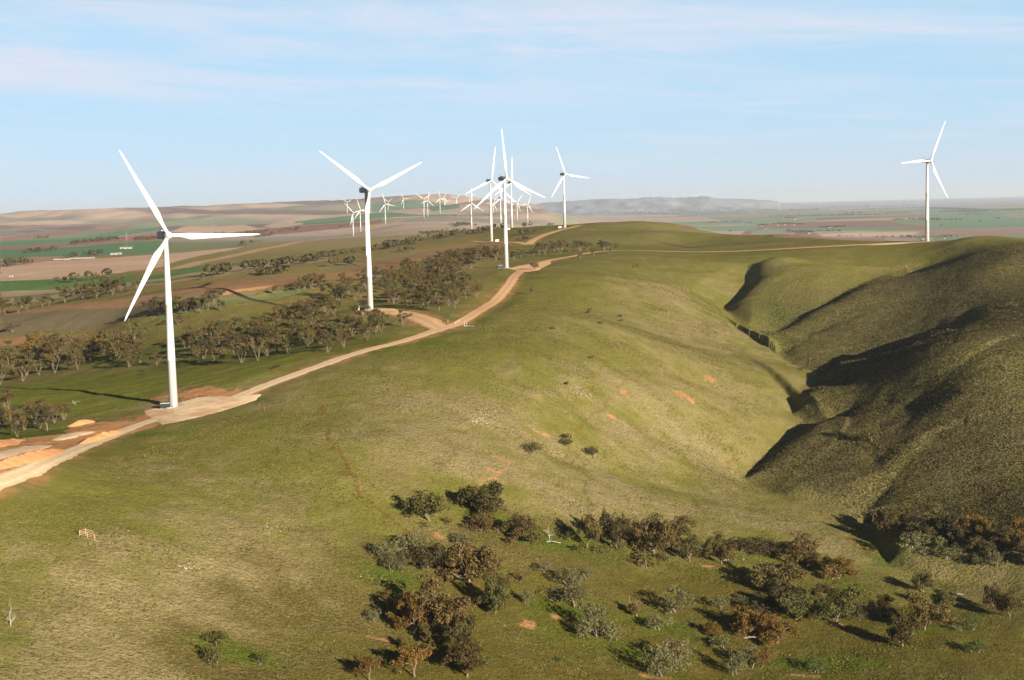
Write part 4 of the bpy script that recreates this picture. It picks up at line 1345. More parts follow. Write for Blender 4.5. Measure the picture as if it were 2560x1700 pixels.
# ------------------------------------------------------------------ the creek-flat trees, one by one
# foot px, py, width px, height px, kind, leaf tone, label
CREEK = """
1078 1304 91 78 gum olive|olive gum with a forked pale trunk, leftmost of the top row of creek trees
1208 1284 113 76 gum olive|wide airy gum at the top of the creek trees, right of the forked olive gum
1204 1328 60 42 gum brown|scrubby brown gum just below the wide airy gum
1306 1353 82 68 gum brown|brown gum with pale stems left of the fallen white log
1373 1346 36 46 dead -|small bare pale tree standing over the fallen white log
1466 1371 64 80 gum brown|brown gum with bare grey branches right of the fallen white log
1525 1366 62 82 gum dark|dark brown gum between the bare-branched gum and the broad white-trunked gum
1586 1358 60 62 gum brown|brown gum tucked behind the broad white-trunked gum
1636 1386 98 88 gum brown|broad brown gum with a white trunk in the middle of the top row
1619 1419 60 34 shrub brown|low brown scrub at the foot of the broad white-trunked gum
975 1428 38 38 bush grey|small round grey bush, leftmost of the grey clump on the upper flat
1005 1430 46 56 bush grey|upright grey bush at the front of the grey clump on the upper flat
958 1396 60 44 bush grey|grey bush at the left back of the grey clump on the upper flat
1026 1380 74 48 bush grey|widest grey bush at the top of the grey clump on the upper flat
1151 1364 46 32 bush grey|lone small grey bush above the white-limbed brown gum
1070 1425 88 60 gum dark|dark olive gum shading the right side of the grey clump
1175 1455 128 92 gum brown|large brown gum showing thick white limbs, above the biggest gum clump
1219 1449 70 60 gum brown|brown gum leaning against the large white-limbed gum
1222 1394 26 30 dead -|bare grey tree top behind the white-limbed brown gum
1240 1532 68 92 gum olive|tall olive gum with one pale straight trunk, right of the biggest gum clump
1200 1513 28 28 gum brown|small brown gum left of the tall straight-trunked olive gum
1317 1510 32 36 bush grey|narrow grey bush standing right of the tall straight-trunked olive gum
1299 1453 34 26 shrub brown|brown shrub on the grass between the white-limbed gums and the grey pair
1361 1431 44 28 bush grey|small dull grey bush above the pair of spreading grey bushes
1423 1468 72 52 bush grey|spreading grey bush, upper of a pair with long dark shadows
1463 1446 42 30 bush grey|low grey bush at the right shoulder of the upper spreading bush
1423 1513 92 48 bush grey|spreading grey bush, lower of a pair with long dark shadows
1486 1590 80 92 bush grey|tall grey bush in the middle of the bright triple clump on the lower flat
1461 1597 50 50 bush grey|grey bush at the left front of the bright triple clump on the lower flat
1525 1600 58 52 bush grey|grey bush at the right front of the bright triple clump on the lower flat
1582 1540 30 38 gum orange|small orange gum sharing its foot with a bare white tree
1594 1542 40 64 dead -|bare white tree with upswept branches beside the small orange gum
1688 1535 80 68 bush grey|large grey bush right of the bare white upswept tree
1641 1576 60 38 bush grey|flat-topped grey bush below the bare white upswept tree
1085 1580 130 124 gum brown|biggest brown gum of the flat, crown rusty and dense
1035 1582 90 96 gum orange|rusty gum forming the left half of the biggest clump
1128 1590 90 96 gum brown|brown gum forming the right half of the biggest clump
1157 1640 80 96 gum olive|olive gum with bare twigs below the biggest clump
966 1502 32 28 gum orange|small orange gum in the dark shadow left of the biggest clump
935 1554 36 32 bush grey|small grey bush on the shadow edge left of the biggest clump
1037 1692 78 74 gum orange|orange gum with arching white limbs at the bottom edge
924 1702 50 58 gum orange|yellow-orange gum cut by the bottom edge
946 1669 32 28 bush grey|small grey bush behind the yellow-orange bottom gum
1168 1692 100 92 gum brown|twiggy brown gum at the bottom edge below the olive gum
1648 1692 76 78 bush grey|bright grey-green bush at the bottom, left of the close pair
1694 1672 82 76 bush grey|bright grey-green bush at the bottom, right of the close pair
1211 1664 30 20 shrub green|dark green shrub right of the twiggy bottom gum
1404 1653 30 12 shrub green|flat bright green shrub on open grass near the bottom
543 1613 60 34 bush olive|upper of two dull olive bushes on the open lower slope
536 1661 48 50 bush olive|lower of two dull olive bushes on the open lower slope
652 1661 32 32 bush olive|lone small olive bush right of the two dull olive bushes
27 1565 34 88 dead -|bleached bare tree at the left edge of the lower slope
1702 1352 68 58 gum brown|brown gum at the right end of the top row, above the pale-trunked trees
1725 1405 50 68 gum olive|olive gum with one thin white trunk leaning left
1771 1400 38 54 gum olive|narrow olive gum between the thin white trunk and the brown upright gum
1803 1409 52 72 gum brown|upright brown gum left of the dark shrub row
1855 1378 52 34 bush dark|dark shrub, first of the row along the pale cracked slope
1889 1386 62 42 bush dark|dark shrub, middle of the row along the pale cracked slope
1926 1390 52 42 bush dark|dark shrub, last of the row along the pale cracked slope
1859 1402 14 18 dead -|white dead stump branch below the dark shrub row
1989 1403 88 66 gum brown|brown gum at the foot of the pale cracked slope
2027 1418 46 38 gum brown|small brown gum crowding the right side of the cracked slope gum
1933 1474 116 80 gum brown|broad brown gum below the dark shrub row with a long shadow
2096 1446 80 56 gum orange|orange-brown gum behind a white dead tree
2084 1448 36 36 dead -|white dead tree in front of the orange-brown gum
1989 1549 78 72 gum olive|olive-brown gum in the middle of the lower right grove
1933 1522 62 48 gum dark|dark gum at the left of the lower right grove
2094 1560 110 92 gum olive|large rounded olive gum, biggest of the lower right grove
2202 1543 62 56 gum brown|brown gum right of the large rounded olive gum
2310 1574 88 88 gum brown|dense brown gum with a pale leaning trunk near the right edge
2257 1617 66 72 gum brown|open brown gum in front of the dense leaning gum
2360 1522 52 52 gum olive|thin olive gum behind the dense leaning gum
2312 1481 50 48 gum olive|yellowish thin gum on the creek bank
2433 1575 40 38 bush green|small green bush tree alone on the right grass
2392 1576 28 16 shrub grey|low grey shrub left of the small green bush tree
2436 1631 50 32 bush green|flat green bush below the small green bush tree
2481 1516 44 52 gum brown|brown gum on the far bank near the right edge
2525 1540 62 62 gum brown|brown gum cut by the right edge above the bottom grass
1870 1586 92 70 gum orange|orange gum, left of the rusty pair with dead white sticks below
1941 1607 92 68 gum orange|orange gum, right of the rusty pair with dead white sticks below
1784 1591 42 40 gum orange|small orange gum left of the rusty pair
1768 1584 22 30 dead -|small white dead branches beside the small orange gum
1800 1622 52 32 bush grey|grey-green bush below the small orange gum
1836 1688 48 64 bush grey|upright grey-green bush near the bottom, left of the mixed clump
1870 1668 52 58 bush grey|grey-green bush in the middle of the mixed bottom clump
1905 1670 42 52 gum orange|orange tree at the right of the mixed bottom clump
2040 1679 48 34 bush green|round green bush alone near the bottom right
1800 1520 52 30 bush grey|low grey bush, left of the pair on the middle grass
1853 1514 32 26 bush grey|low grey bush, right of the pair on the middle grass
2340 1332 90 66 gum olive|olive gum at the top of the dark creek-mouth grove
2285 1345 60 52 gum dark|dark gum at the left end of the creek-mouth grove
2380 1352 66 60 gum dark|dark gum in the heart of the creek-mouth grove
2420 1348 62 62 gum orange|orange gum in the middle of the creek-mouth grove
2463 1352 40 56 gum orange|narrow bright orange gum of the creek-mouth grove
2520 1377 72 62 gum brown|brown gum at the right of the creek-mouth grove
2555 1352 52 52 gum orange|orange gum cut by the right edge in the creek-mouth grove
2284 1374 62 44 bush grey|grey bush at the front left of the creek-mouth grove
2314 1386 42 24 dead -|white dead tree lying open at the front of the creek-mouth grove
2351 1371 28 30 bush grey|small round grey bush beside the white dead tree of the grove
2366 1396 48 28 bush grey|low grey bush in front of the white dead tree of the grove
2396 1383 32 26 bush grey|small grey bush under the orange gums of the grove
2442 1415 28 24 bush grey|small grey bush alone before the grove, left of two larger ones
2485 1419 44 42 bush grey|grey bush at the front right of the creek-mouth grove
2474 1386 42 32 bush grey|grey bush under the narrow bright orange gum
1336 1134 44 28 bush olive|rounded olive bush, leftmost of the lonely four on mid slope
1415 1098 26 15 bush dark|small dark bush, uppermost of the lonely four on mid slope
1418 1115 34 19 bush olive|low olive bush just below the uppermost of the lonely four
1481 1141 32 25 bush dark|dark bush, rightmost of the lonely four on mid slope
1330 740 11 27 mallee brown|thin lone tree on the grass right of the ridge road bend
1337 674 26 17 mallee brown|small dark tree on the dirt edge at the road junction
1590 669 14 8 shrub brown|small brown shrub on the grass below the far road
2178 1104 42 44 bush olive|olive bush alone on the rough right-hand hillside
2004 926 12 8 shrub dark|small shrub above the deep gully
2536 766 26 12 shrub brown|bare brown shrub high on the right-hand hill
191 1011 40 20 dead -|low bleached bush on the pale grass left of the nearest turbine
20 1032 44 60 mallee brown|brown tree alone at the left edge above the spoil heaps
552 778 20 30 mallee dark|dark bushy tree alone beside the spur
688 737 18 24 mallee brown|small tree alone on the spur edge left of a mallee clump
30 830 42 22 mallee brown|spreading dark tree on the scrub paddock at the left edge
445 810 32 28 mallee brown|brown tree behind the nearest turbine tower, right side
1925 592 14 5 shrub dark|dark shrub on the hillside above the far road
"""
for row in CREEK.strip().split('\n'):
    a, lab = row.split('|')
    px, py, w, h, kind, tone = a.split()
    px, py, w, h = map(float, (px, py, w, h))
    x, y, z = at(px, py)
    grp = None
    k_ = 1.02
    tree(kind, (x, y, z), h * y / F * .98 * k_, w * y / F * k_, tone, lab, grp)


# thick growth between the big trees
def thicket(spots, kind, tones, label, group, seed):
    R = random.Random(seed)
    for px, py, w, h in spots:
        x, y, z = at(px, py)
        tree(kind, (x, y, z), h * y / F * R.uniform(.72, .95), w * y / F * R.uniform(.72, .95), R.choice(tones), label, group)
thicket([(2190, 1318, 60, 50), (2225, 1340, 66, 56), (2250, 1318, 60, 50), (2325, 1362, 66, 52), (2400, 1366, 66, 54), (2448, 1378, 60, 48), (2500, 1366, 66, 56), (2545, 1388, 70, 60), (2455, 1338, 60, 54), (2385, 1330, 66, 56), (2300, 1330, 60, 50), (2600, 1380, 70, 60), (2590, 1420, 70, 60)],  # leftmost three are added to fill the black shadow beside the grove
        'gum', ['dark', 'dark', 'brown'], 'dark gum added to thicken the creek-mouth grove and its shadow', 'thick of the creek-mouth grove', 41)
thicket([(1120, 1310, 34, 22), (1160, 1322, 30, 22), (1250, 1330, 40, 28), (1275, 1362, 44, 26), (1335, 1360, 30, 18), (1420, 1352, 44, 30), (1440, 1380, 40, 26), (1500, 1384, 44, 26), (1550, 1376, 46, 30), (1600, 1392, 40, 24), (1680, 1372, 46, 30), (1660, 1400, 34, 20), (1745, 1394, 40, 28), (1830, 1404, 36, 22), (1960, 1400, 44, 30), (1060, 1318, 40, 18), (1215, 1330, 36, 22)],
        'shrub', ['brown', 'dark', 'olive'], 'low brown scrub between the top row of creek trees', 'scrub between the top row of creek trees', 42)
thicket([(1030, 1530, 70, 60), (1140, 1560, 70, 70), (1075, 1612, 70, 60), (990, 1560, 56, 50), (1120, 1660, 60, 50), (1000, 1620, 40, 30)],
        'gum', ['brown', 'dark', 'olive', 'orange'], 'dark-shaded gum crowded round the biggest brown gum of the flat', 'gums crowded round the biggest gum', 43)
thicket([(1090, 1400, 60, 44), (1130, 1412, 60, 50), (1150, 1430, 60, 50), (1040, 1418, 50, 44), (1265, 1470, 40, 30), (1250, 1500, 40, 34)],
        'gum', ['dark', 'brown'], 'dark gum filling the row behind the large white-limbed gum', 'gums behind the white-limbed gum', 44)
thicket([(1960, 1500, 70, 56), (2030, 1545, 70, 60), (2150, 1552, 66, 50), (2060, 1500, 50, 40), (2230, 1560, 50, 40), (1900, 1540, 56, 44)],
        'gum', ['dark', 'olive', 'brown'], 'gum filling the gaps of the lower right grove', 'gap fillers of the lower right grove', 45)

# ------------------------------------------------------------------ the mallee woods
def scatter(poly_px, n, spacing, hpx, label, group, tones, hvar=.22, seed=1, H=None):
    P = G(poly_px)
    R = random.Random(seed)
    got, tries = [], 0
    x0, y0 = P.min(0)
    x1, y1 = P.max(0)
    while len(got) < n and tries < 40000:
        tries += 1
        x, y = R.uniform(x0, x1), R.uniform(y0, y1)
        if not pip(np.array([x]), np.array([y]), P)[0]:
            continue
        if any((x - a) ** 2 + (y - b) ** 2 < spacing ** 2 for a, b in got):
            continue
        got.append((x, y))
    rmk = road_mask(np.array([g[0] for g in got]), np.array([g[1] for g in got]))
    for (x, y), m_ in zip(got, rmk):
        if m_ > .55:
            continue
        h = H * R.uniform(1 - hvar, 1 + hvar)
        tree('mallee', (x, y, gz(x, y)), h, h * R.uniform(.75, 1.05), R.choice(tones), label, group)
BR = ['brown', 'brown', 'olive', 'dark', 'brown']
scatter([(800, 742), (880, 712), (960, 690), (1060, 662), (1140, 650), (1200, 655), (1190, 672), (1150, 690), (1180, 720), (1235, 735), (1225, 758), (1190, 775), (1130, 795), (1060, 785), (1010, 766), (950, 757), (900, 757), (830, 765)], 124, 5.2, 0, 'brown mallee tree in the dense wood behind the second turbine', 'dense wood behind the second turbine', BR, seed=2, H=10.5)
scatter([(1100, 652), (1180, 643), (1260, 640), (1330, 634), (1400, 627), (1470, 622), (1480, 628), (1400, 634), (1340, 644), (1270, 652), (1190, 660), (1110, 668)], 46, 6.5, 0, 'brown mallee tree in the belt between the brown paddock and the ridge road', 'belt beside the brown paddock', BR, seed=3, H=10.5)
scatter([(1490, 622), (1560, 619), (1575, 624), (1500, 628)], 5, 6, 0, 'dark flat-topped mallee tree where the far road leaves the belt', 'trees where the far road leaves the belt', ['dark'], seed=31, H=9)
scatter([(1440, 640), (1520, 634), (1530, 638), (1450, 648)], 6, 6, 0, 'thin mallee tree below the far road on the grass', 'thin trees below the far road', ['brown'], seed=32, H=6)
scatter([(620, 812), (700, 782), (800, 775), (900, 792), (1000, 812), (1050, 836), (1000, 846), (900, 858), (840, 880), (790, 900), (700, 886), (640, 850)], 52, 7.5, 0, 'scattered mallee tree on the grass in front of the second turbine', 'scattered trees before the second turbine', BR, seed=4, H=10)
scatter([(450, 880), (500, 852), (640, 822), (700, 860), (690, 890), (600, 915), (520, 915), (460, 900)], 27, 7.0, 0, 'mallee tree on bright grass just right of the nearest turbine tower', 'trees right of the nearest tower', BR, seed=5, H=11)
scatter([(-40, 930), (40, 900), (100, 872), (180, 866), (220, 884), (280, 872), (250, 900), (200, 925), (110, 945), (0, 962), (-40, 970)], 32, 6.5, 0, 'tall brown mallee tree of the left edge wood above the green swale', 'wood at the left edge', ['brown', 'olive', 'brown', 'orange'], seed=6, H=14)
scatter([(255, 868), (290, 850), (345, 850), (350, 890), (300, 918), (260, 900)], 7, 6.5, 0, 'tall spreading mallee tree left of the nearest turbine tower', 'trees left of the nearest tower', ['olive', 'brown'], seed=61, H=15)
scatter([(290, 918), (380, 900), (395, 915), (300, 925)], 3, 9, 0, 'pale-stemmed vase-shaped tree on the grass left of the nearest tower', 'vase-shaped trees left of the tower', ['brown'], seed=62, H=11)
scatter([(-30, 1070), (40, 1045), (160, 1048), (165, 1068), (110, 1086), (0, 1096), (-30, 1096)], 15, 5.0, 0, 'twiggy brown mallee tree in the clump behind the spoil heaps', 'clump behind the spoil heaps', ['brown', 'dark'], seed=7, H=8.5)
scatter([(-30, 782), (120, 764), (200, 745), (290, 730), (350, 722), (350, 728), (290, 738), (200, 754), (120, 774), (-30, 792)], 34, 6, 0, 'dark mallee tree in the long belt across the lower left paddocks', 'long belt across the lower left paddocks', ['dark', 'olive', 'brown'], seed=8, H=13)
scatter([(384, 786), (432, 782), (500, 774), (545, 762), (545, 770), (500, 782), (432, 790), (384, 794)], 17, 6, 0, 'mallee tree in the short belt under the spur behind the nearest tower', 'short belt under the spur', ['dark', 'olive', 'brown'], seed=9, H=11)
scatter([(735, 726), (800, 715), (812, 720), (740, 732)], 7, 6, 0, 'mallee tree in the clump on the spur before the brown paddock', 'clump on the spur', BR, seed=10, H=10)

# trees too far off to tell apart one by one
def distant(name, lines, label, tone, hm, dens, crown_n=16):
    R = np.random.default_rng(len(lines) * 7 + 3)
    V, sh = [], []
    mt = MB()
    for line, width, h0 in lines:
        P = G(line)
        L = np.concatenate([[0], np.cumsum(np.hypot(*np.diff(P, axis=0).T))])
        n = max(2, int(L[-1] / (dens * h0)))
        s = R.uniform(0, L[-1], n)
        X = np.interp(s, L, P[:, 0]) + R.normal(size=n) * width * .5
        Y = np.interp(s, L, P[:, 1]) + R.normal(size=n) * width * 1.2
        Z = sheet_h(X, Y)
        for x, y, z in zip(X, Y, Z):
            h = h0 * R.uniform(.6, 1.15)
            w = h * R.uniform(.42, .6)
            d = R.normal(size=(crown_n, 3))
            d /= np.linalg.norm(d, axis=1)[:, None]
            p = np.stack([x + d[:, 0] * w, y + d[:, 1] * w, z + h * .66 + d[:, 2] * h * .33], 1)
            a = np.cross(d, R.normal(size=(crown_n, 3)))
            a /= np.linalg.norm(a, axis=1)[:, None]
            b_ = np.cross(d, a)
            a, b_ = a * h * .24, b_ * h * .17
            V.append(np.stack([p - a, p - b_, p + a, p + b_], 1).reshape(-1, 3))
            sh.append(np.repeat(R.uniform(.1, .9, crown_n), 4))
            mt.tube([(x, y, z - .5), (x, y, z + h * .5)], [h * .02, h * .015], 3)
    V = np.concatenate(V)
    me = mesh_from(name, V, np.arange(len(V)).reshape(-1, 4))
    at_ = me.attributes.new('shade', 'FLOAT', 'POINT')
    at_.data.foreach_set('value', np.concatenate(sh).astype(np.float32))
    o = link(name, me, LEAF[tone])
    tag(o, label, kind='stuff')
    tm = mt.mesh('stems')
    link('stems', tm, M_BARKD, o)
distant('distant_trees', [
    ([(515, 690), (545, 689), (560, 684), (600, 679), (645, 672)], 6, 10), ([(500, 700), (510, 697)], 3, 6), ([(655, 684), (660, 690)], 3, 7),
    ([(690, 670), (720, 663), (760, 659), (790, 652), (835, 644)], 7, 9), ([(835, 666), (886, 662)], 5, 9), ([(680, 690), (710, 683)], 5, 8),
    ([(850, 640), (918, 630)], 8, 9), ([(964, 623), (1000, 614), (1050, 606), (1100, 597), (1155, 586)], 10, 10), ([(1000, 632), (1030, 629)], 5, 9), ([(1160, 590), (1200, 583), (1260, 573)], 12, 9),
    ([(1290, 590), (1330, 583)], 10, 7), ([(1300, 570), (1325, 567)], 6, 9), ([(1370, 563), (1382, 562)], 4, 9), ([(1320, 600), (1290, 604)], 6, 6),
    ([(180, 705), (228, 698), (262, 693), (285, 690)], 8, 12), ([(150, 706), (160, 705)], 4, 10),
    ([(20, 667), (65, 660)], 12, 14), ([(180, 645), (215, 641), (270, 637)], 20, 13), ([(60, 634), (140, 626)], 20, 12), ([(180, 611), (250, 604), (300, 600)], 14, 13),
    ([(340, 601), (385, 598), (440, 597), (530, 589), (620, 587), (660, 582)], 16, 13), ([(700, 579), (760, 573)], 12, 12), ([(90, 597), (125, 596)], 10, 10), ([(600, 615), (615, 613)], 8, 12), ([(640, 594), (680, 588)], 8, 11),
    ([(1140, 566), (1170, 562)], 30, 9), ([(1070, 583), (1110, 578)], 30, 7), ([(850, 570), (856, 570)], 8, 12),
], 'dark low trees dotted along the far paddock edges', 'dark', 10, .62)
distant('distant_woods', [
    ([(2190, 595), (2235, 594)], 10, 11), ([(2255, 594), (2300, 596), (2350, 594), (2390, 593)], 12, 12), ([(2095, 591), (2130, 591)], 8, 7), ([(2150, 590), (2158, 590)], 4, 11),
    ([(1965, 579), (1990, 581), (2030, 583)], 16, 12), ([(2020, 580), (2060, 579), (2100, 579)], 12, 10), ([(1895, 565), (1925, 562), (1960, 560), (2010, 562)], 16, 13),
    ([(1765, 558), (1800, 556), (1850, 556)], 30, 14), ([(1865, 558), (1880, 558)], 10, 12), ([(2050, 569), (2110, 568)], 12, 10), ([(1826, 580), (1830, 580)], 5, 16),
    ([(2225, 551), (2300, 549), (2357, 551)], 60, 15), ([(2374, 552), (2402, 551)], 30, 15), ([(2020, 540), (2100, 539), (2185, 538)], 90, 16), ([(2110, 534), (2165, 533)], 60, 16), ([(2216, 534), (2262, 533)], 60, 16),
    ([(2325, 521), (2380, 523), (2450, 527)], 160, 17), ([(2350, 530), (2450, 531)], 100, 15), ([(2405, 538), (2480, 537)], 60, 15), ([(2440, 531), (2560, 524)], 140, 16), ([(2490, 548), (2498, 548)], 15, 14), ([(2450, 556), (2452, 556)], 6, 14), ([(2352, 565), (2354, 565)], 6, 14),
    ([(1700, 541), (1735, 541)], 40, 15), ([(1680, 530), (1760, 529), (1850, 528)], 160, 17), ([(1500, 534), (1560, 532), (1640, 534), (1700, 537)], 160, 17), ([(1900, 527), (1990, 526), (2060, 523)], 200, 18), ([(1920, 542), (2040, 540)], 80, 15), ([(1960, 546), (1990, 546)], 40, 13),
    ([(2060, 520), (2200, 516), (2300, 514)], 250, 18), ([(2150, 524), (2310, 520)], 200, 17), ([(1560, 523), (1700, 521), (1850, 520)], 300, 18),
], 'dark windbreaks and tree lines across the distant plain', 'dark', 14, .55, 10)


# ------------------------------------------------------------------ cattle
def cow_mesh(pose, mat):
    bm = bmesh.new()
    sk = bm.verts.layers.skin.verify()
    def V(x, y, z, r, r2=None):
        v = bm.verts.new((x, y, z)); v[sk].radius = (r, r2 or r); return v
    hip = V(-.75, 0, 1.08, .34, .36); mid = V(0, 0, 1.02, .36, .42); sho = V(.62, 0, 1.06, .33, .40)
    rump = V(-1.0, 0, 1.12, .22, .24)
    if pose == 'graze':
        nk, hd, mz = V(1.05, 0, .85, .18, .2), V(1.4, 0, .45, .14, .15), V(1.55, 0, .15, .09)
    else:
        nk, hd, mz = V(1.0, 0, 1.25, .18, .2), V(1.35, 0, 1.42, .15, .16), V(1.7, 0, 1.25, .09)
    E = [(hip, mid), (mid, sho), (hip, rump), (sho, nk), (nk, hd), (hd, mz)]
    t1, t2 = V(-1.16, 0, .95, .05), V(-1.2, 0, .5, .05)
    E += [(rump, t1), (t1, t2)]
    for sx, base, off in ((-.8, hip, -.05), (.6, sho, .08)):
        for sy in (-1, 1):
            a, b_, c_ = V(sx, sy * .25, .78, .17), V(sx + off, sy * .25, .42, .08), V(sx, sy * .25, .02, .07)
            E += [(base, a), (a, b_), (b_, c_)]
    for sy in (-1, 1):
        e = V(hd.co.x - .05, sy * .26, hd.co.z + .1, .05)
        E.append((hd, e))
    for a, b_ in E:
        bm.edges.new((a, b_))
    me = bpy.data.meshes.new('cow_cage')
    bm.to_mesh(me)
    me.skin_vertices[0].data[1].use_root = True
    o = bpy.data.objects.new('cow_cage', me)
    COL.objects.link(o)
    o.modifiers.new('s', 'SKIN')
    o.modifiers.new('d', 'SUBSURF').levels = 1
    dg = bpy.context.evaluated_depsgraph_get()
    res = bpy.data.meshes.new_from_object(o.evaluated_get(dg))
    res.name = 'cow'
    bpy.data.objects.remove(o)
    shade_smooth(res)
    res.materials.clear()
    res.materials.append(mat)
    return res
COWS = {(p, k): cow_mesh(p, mt_) for p in ('graze', 'stand') for k, mt_ in (('red', M_COW), ('dark', M_COWD))}
CATTLE = [(291, 940, 'stand', 'red', 200, 'red-brown cow nearest the left edge wood, on its own'),
          (361, 929, 'stand', 'red', 10, 'red-brown cow left of the nearest turbine tower, upper of two'),
          (360, 937, 'graze', 'red', 60, 'red-brown cow left of the nearest turbine tower, lower of two'),
          (692, 921, 'graze', 'dark', 190, 'dark cow beside the ridge road past the nearest turbine'),
          (1469, 784, 'graze', 'dark', 160, 'dark cow, lower left of the two close together on the open slope'),
          (1475, 777, 'stand', 'red', 30, 'red-brown cow, upper right of the two close together on the open slope'),
          (1551, 793, 'stand', 'dark', 200, 'dark cow, upper of two at the right of the scattered herd'),
          (1553, 804, 'graze', 'red', 170, 'red-brown cow, lower of two at the right of the scattered herd'),
          (1500, 811, 'graze', 'dark', 10, 'dark grazing cow in the middle of the scattered herd'),
          (1381, 824, 'graze', 'red', 20, 'red-brown cow at the left of the scattered herd'),
          (1479, 898, 'stand', 'red', 15, 'red-brown cow alone below the scattered herd'),
          (1418, 963, 'stand', 'red', 70, 'red-brown cow lowest on the slope, above a patch of pale stones')]
for px, py, pose, k, ang, lab in CATTLE:
    x, y, z = at(px, py)
    o = link('cow', COWS[(pose, k)])
    o.location = (x, y, z - .02)
    o.rotation_euler = (0, 0, math.radians(ang))
    o.scale = (1.3,) * 3
    tag(o, lab, 'cow', 'cattle on the hillside')

# ------------------------------------------------------------------ small things
x, y, z = at(218, 1344)
pen = empty('timber_pen', (x, y, z), .12)
tag(pen, 'small pale timber stock pen standing alone on the open slope', 'pen')
def beam(nm, a, b_, w):
    m = MB(); m.tube([a, b_], [w, w], 4); link(nm, m.mesh(nm), M_WOOD, pen)
c_ = [(-2.3, 0), (0, 0), (2.3, 0), (-.9, 2.6), (1.6, 2.4)]
for cx, cy in c_:
    beam('post', (cx, cy, gz(x + cx, y + cy) - z - .4), (cx, cy, gz(x + cx, y + cy) - z + 1.75), .13)
for i, j in ((0, 1), (1, 2), (0, 3), (3, 4), (4, 2)):
    for h in (.55, 1.05, 1.6):
        (ax, ay), (bx, by) = c_[i], c_[j]
        beam('rail', (ax, ay - .08, gz(x + ax, y + ay) - z + h), (bx, by - .08, gz(x + bx, y + by) - z + h), .085)
m = MB(); m.lathe([(.055, -.4), (.055, 1.25), (.02, 1.3)], 8); pm = m.mesh('marker_post'); pm.materials.append(M_POSTW)
m = MB(); m.box(-.07, .07, -.062, -.052, .95, 1.12); rmesh = m.mesh('reflector'); rmesh.materials.append(M_DARK)
for px, py, lab in ((1120, 805, 'white marker post on the outer side of the track junction, furthest left'), (1138, 810.5, 'white marker post, nearest of three in the corner of the track junction'), (1142.5, 808, 'white marker post, middle of three in the corner of the track junction'), (1148, 804.5, 'white marker post, far one of three in the corner of the track junction'), (1161, 813, 'white marker post across the road from the junction, left one'), (1167, 811, 'white marker post across the road from the junction, right one')):
    x, y, z = at(px, py)
    o = link('marker_post', pm)
    o.location = (x, y, z)
    o.scale = (1.6, 1.6, 1.25)
    tag(o, lab, 'post', 'white posts at the track junction')
    link('reflector', rmesh, parent=o)
def log(px, py, L, r, ang, label, curl=.15, seed=1):
    R = np.random.default_rng(seed)
    x, y, z = at(px, py)
    m = MB()
    p = [(L * (t - .5), math.sin(t * 4) * .3, r * .7 + curl * math.sin(t * 3.1) ** 2) for t in np.linspace(0, 1, 9)]
    m.tube(p, [r * (1.1 - .6 * t) for t in np.linspace(0, 1, 9)], 7)
    for k in range(4):
        branch(m, Vector(p[2 + k]), (R.normal(), R.normal(), .6), L * .22, r * .4, r * .12, R, .3, 4, 5)
    o = link('fallen_log', m.mesh('fallen_log', True), M_DEAD)
    o.location = (x, y, z)
    o.rotation_euler = (0, 0, ang)
    tag(o, label, 'log')
log(1378, 1358, 7.5, .28, -.1, 'long white fallen log on green grass under the top row of trees', .5, 2)
log(1818, 1402, 4, .2, .2, 'short white fallen log by the upright brown gum', .2, 3)
log(1172, 816, 7, .25, -.2, 'pale log lying on the grass by the track junction', .1, 4)
log(2395, 1488, 5, .2, .3, 'pale fallen log on the creek bank among thin gums', .4, 5)
log(1880, 1600, 9, .22, -.25, 'tangled white dead limb in front of the rusty gum pair', .9, 6)

def mound(line, wid, hgt, mat, name, label, seed):
    P = G(line)
    L = np.concatenate([[0], np.cumsum(np.hypot(*np.diff(P, axis=0).T))])
    n, c = max(10, int(L[-1] / 1.0)), 15
    s = np.linspace(0, L[-1], n)
    X, Y = np.interp(s, L, P[:, 0]), np.interp(s, L, P[:, 1])
    tx, ty = np.gradient(X), np.gradient(Y)
    ln = np.hypot(tx, ty)
    nx, ny = -ty / ln, tx / ln
    V = []
    for w in np.linspace(-1, 1, c):
        e = wid / 2 * np.sqrt(np.clip(np.sin(np.pi * np.clip(s / L[-1], .02, .98)), .05, 1)) * (1 + .3 * (fbm(s / 5, s * 0 + w, seed, 2) - .5))
        x, y = X + nx * w * e, Y + ny * w * e
        prof = max(0, 1 - abs(w)) ** .8 if hgt > 1.2 else (1 - abs(w) ** 4)
        z = sheet_h(x, y) - .15 + (hgt * prof * np.sin(np.pi * s / L[-1]) ** .6 * (.7 + .6 * fbm(x / 3, y / 3, seed + 4, 3)))
        V.append(np.stack([x, y, z], 1))
    V = np.stack(V, 1)
    ii = np.arange(n * c).reshape(n, c)
    q = np.stack([ii[:-1, :-1], ii[:-1, 1:], ii[1:, 1:], ii[1:, :-1]], -1).reshape(-1, 4)
    ring = np.concatenate([V[:, 0], V[::-1, -1]])
    me = mesh_from(name, V.reshape(-1, 3), q)
    shade_smooth(me)
    o = link(name, me, mat)
    tag(o, label, 'spoil heap')
mound([(-40, 1178), (20, 1158), (80, 1143), (158, 1124)], 11, 2.2, M_SOIL, 'spoil_heap', 'long orange spoil bank nearest the road at the left edge', 1)
mound([(196, 1112), (250, 1094), (310, 1076)], 8, 2.2, M_SOIL, 'spoil_heap', 'orange spoil bank in line with the left edge bank, closer to the turbine', 2)
mound([(-40, 1122), (20, 1106), (62, 1098)], 12, 2.2, M_SOIL, 'spoil_heap', 'orange spoil heap below the twiggy clump at the left edge', 3)
mound([(168, 1068), (205, 1058), (240, 1054)], 9, 1.6, M_SOIL, 'spoil_heap', 'rounded orange spoil heap beside the dirt pad edge', 4)
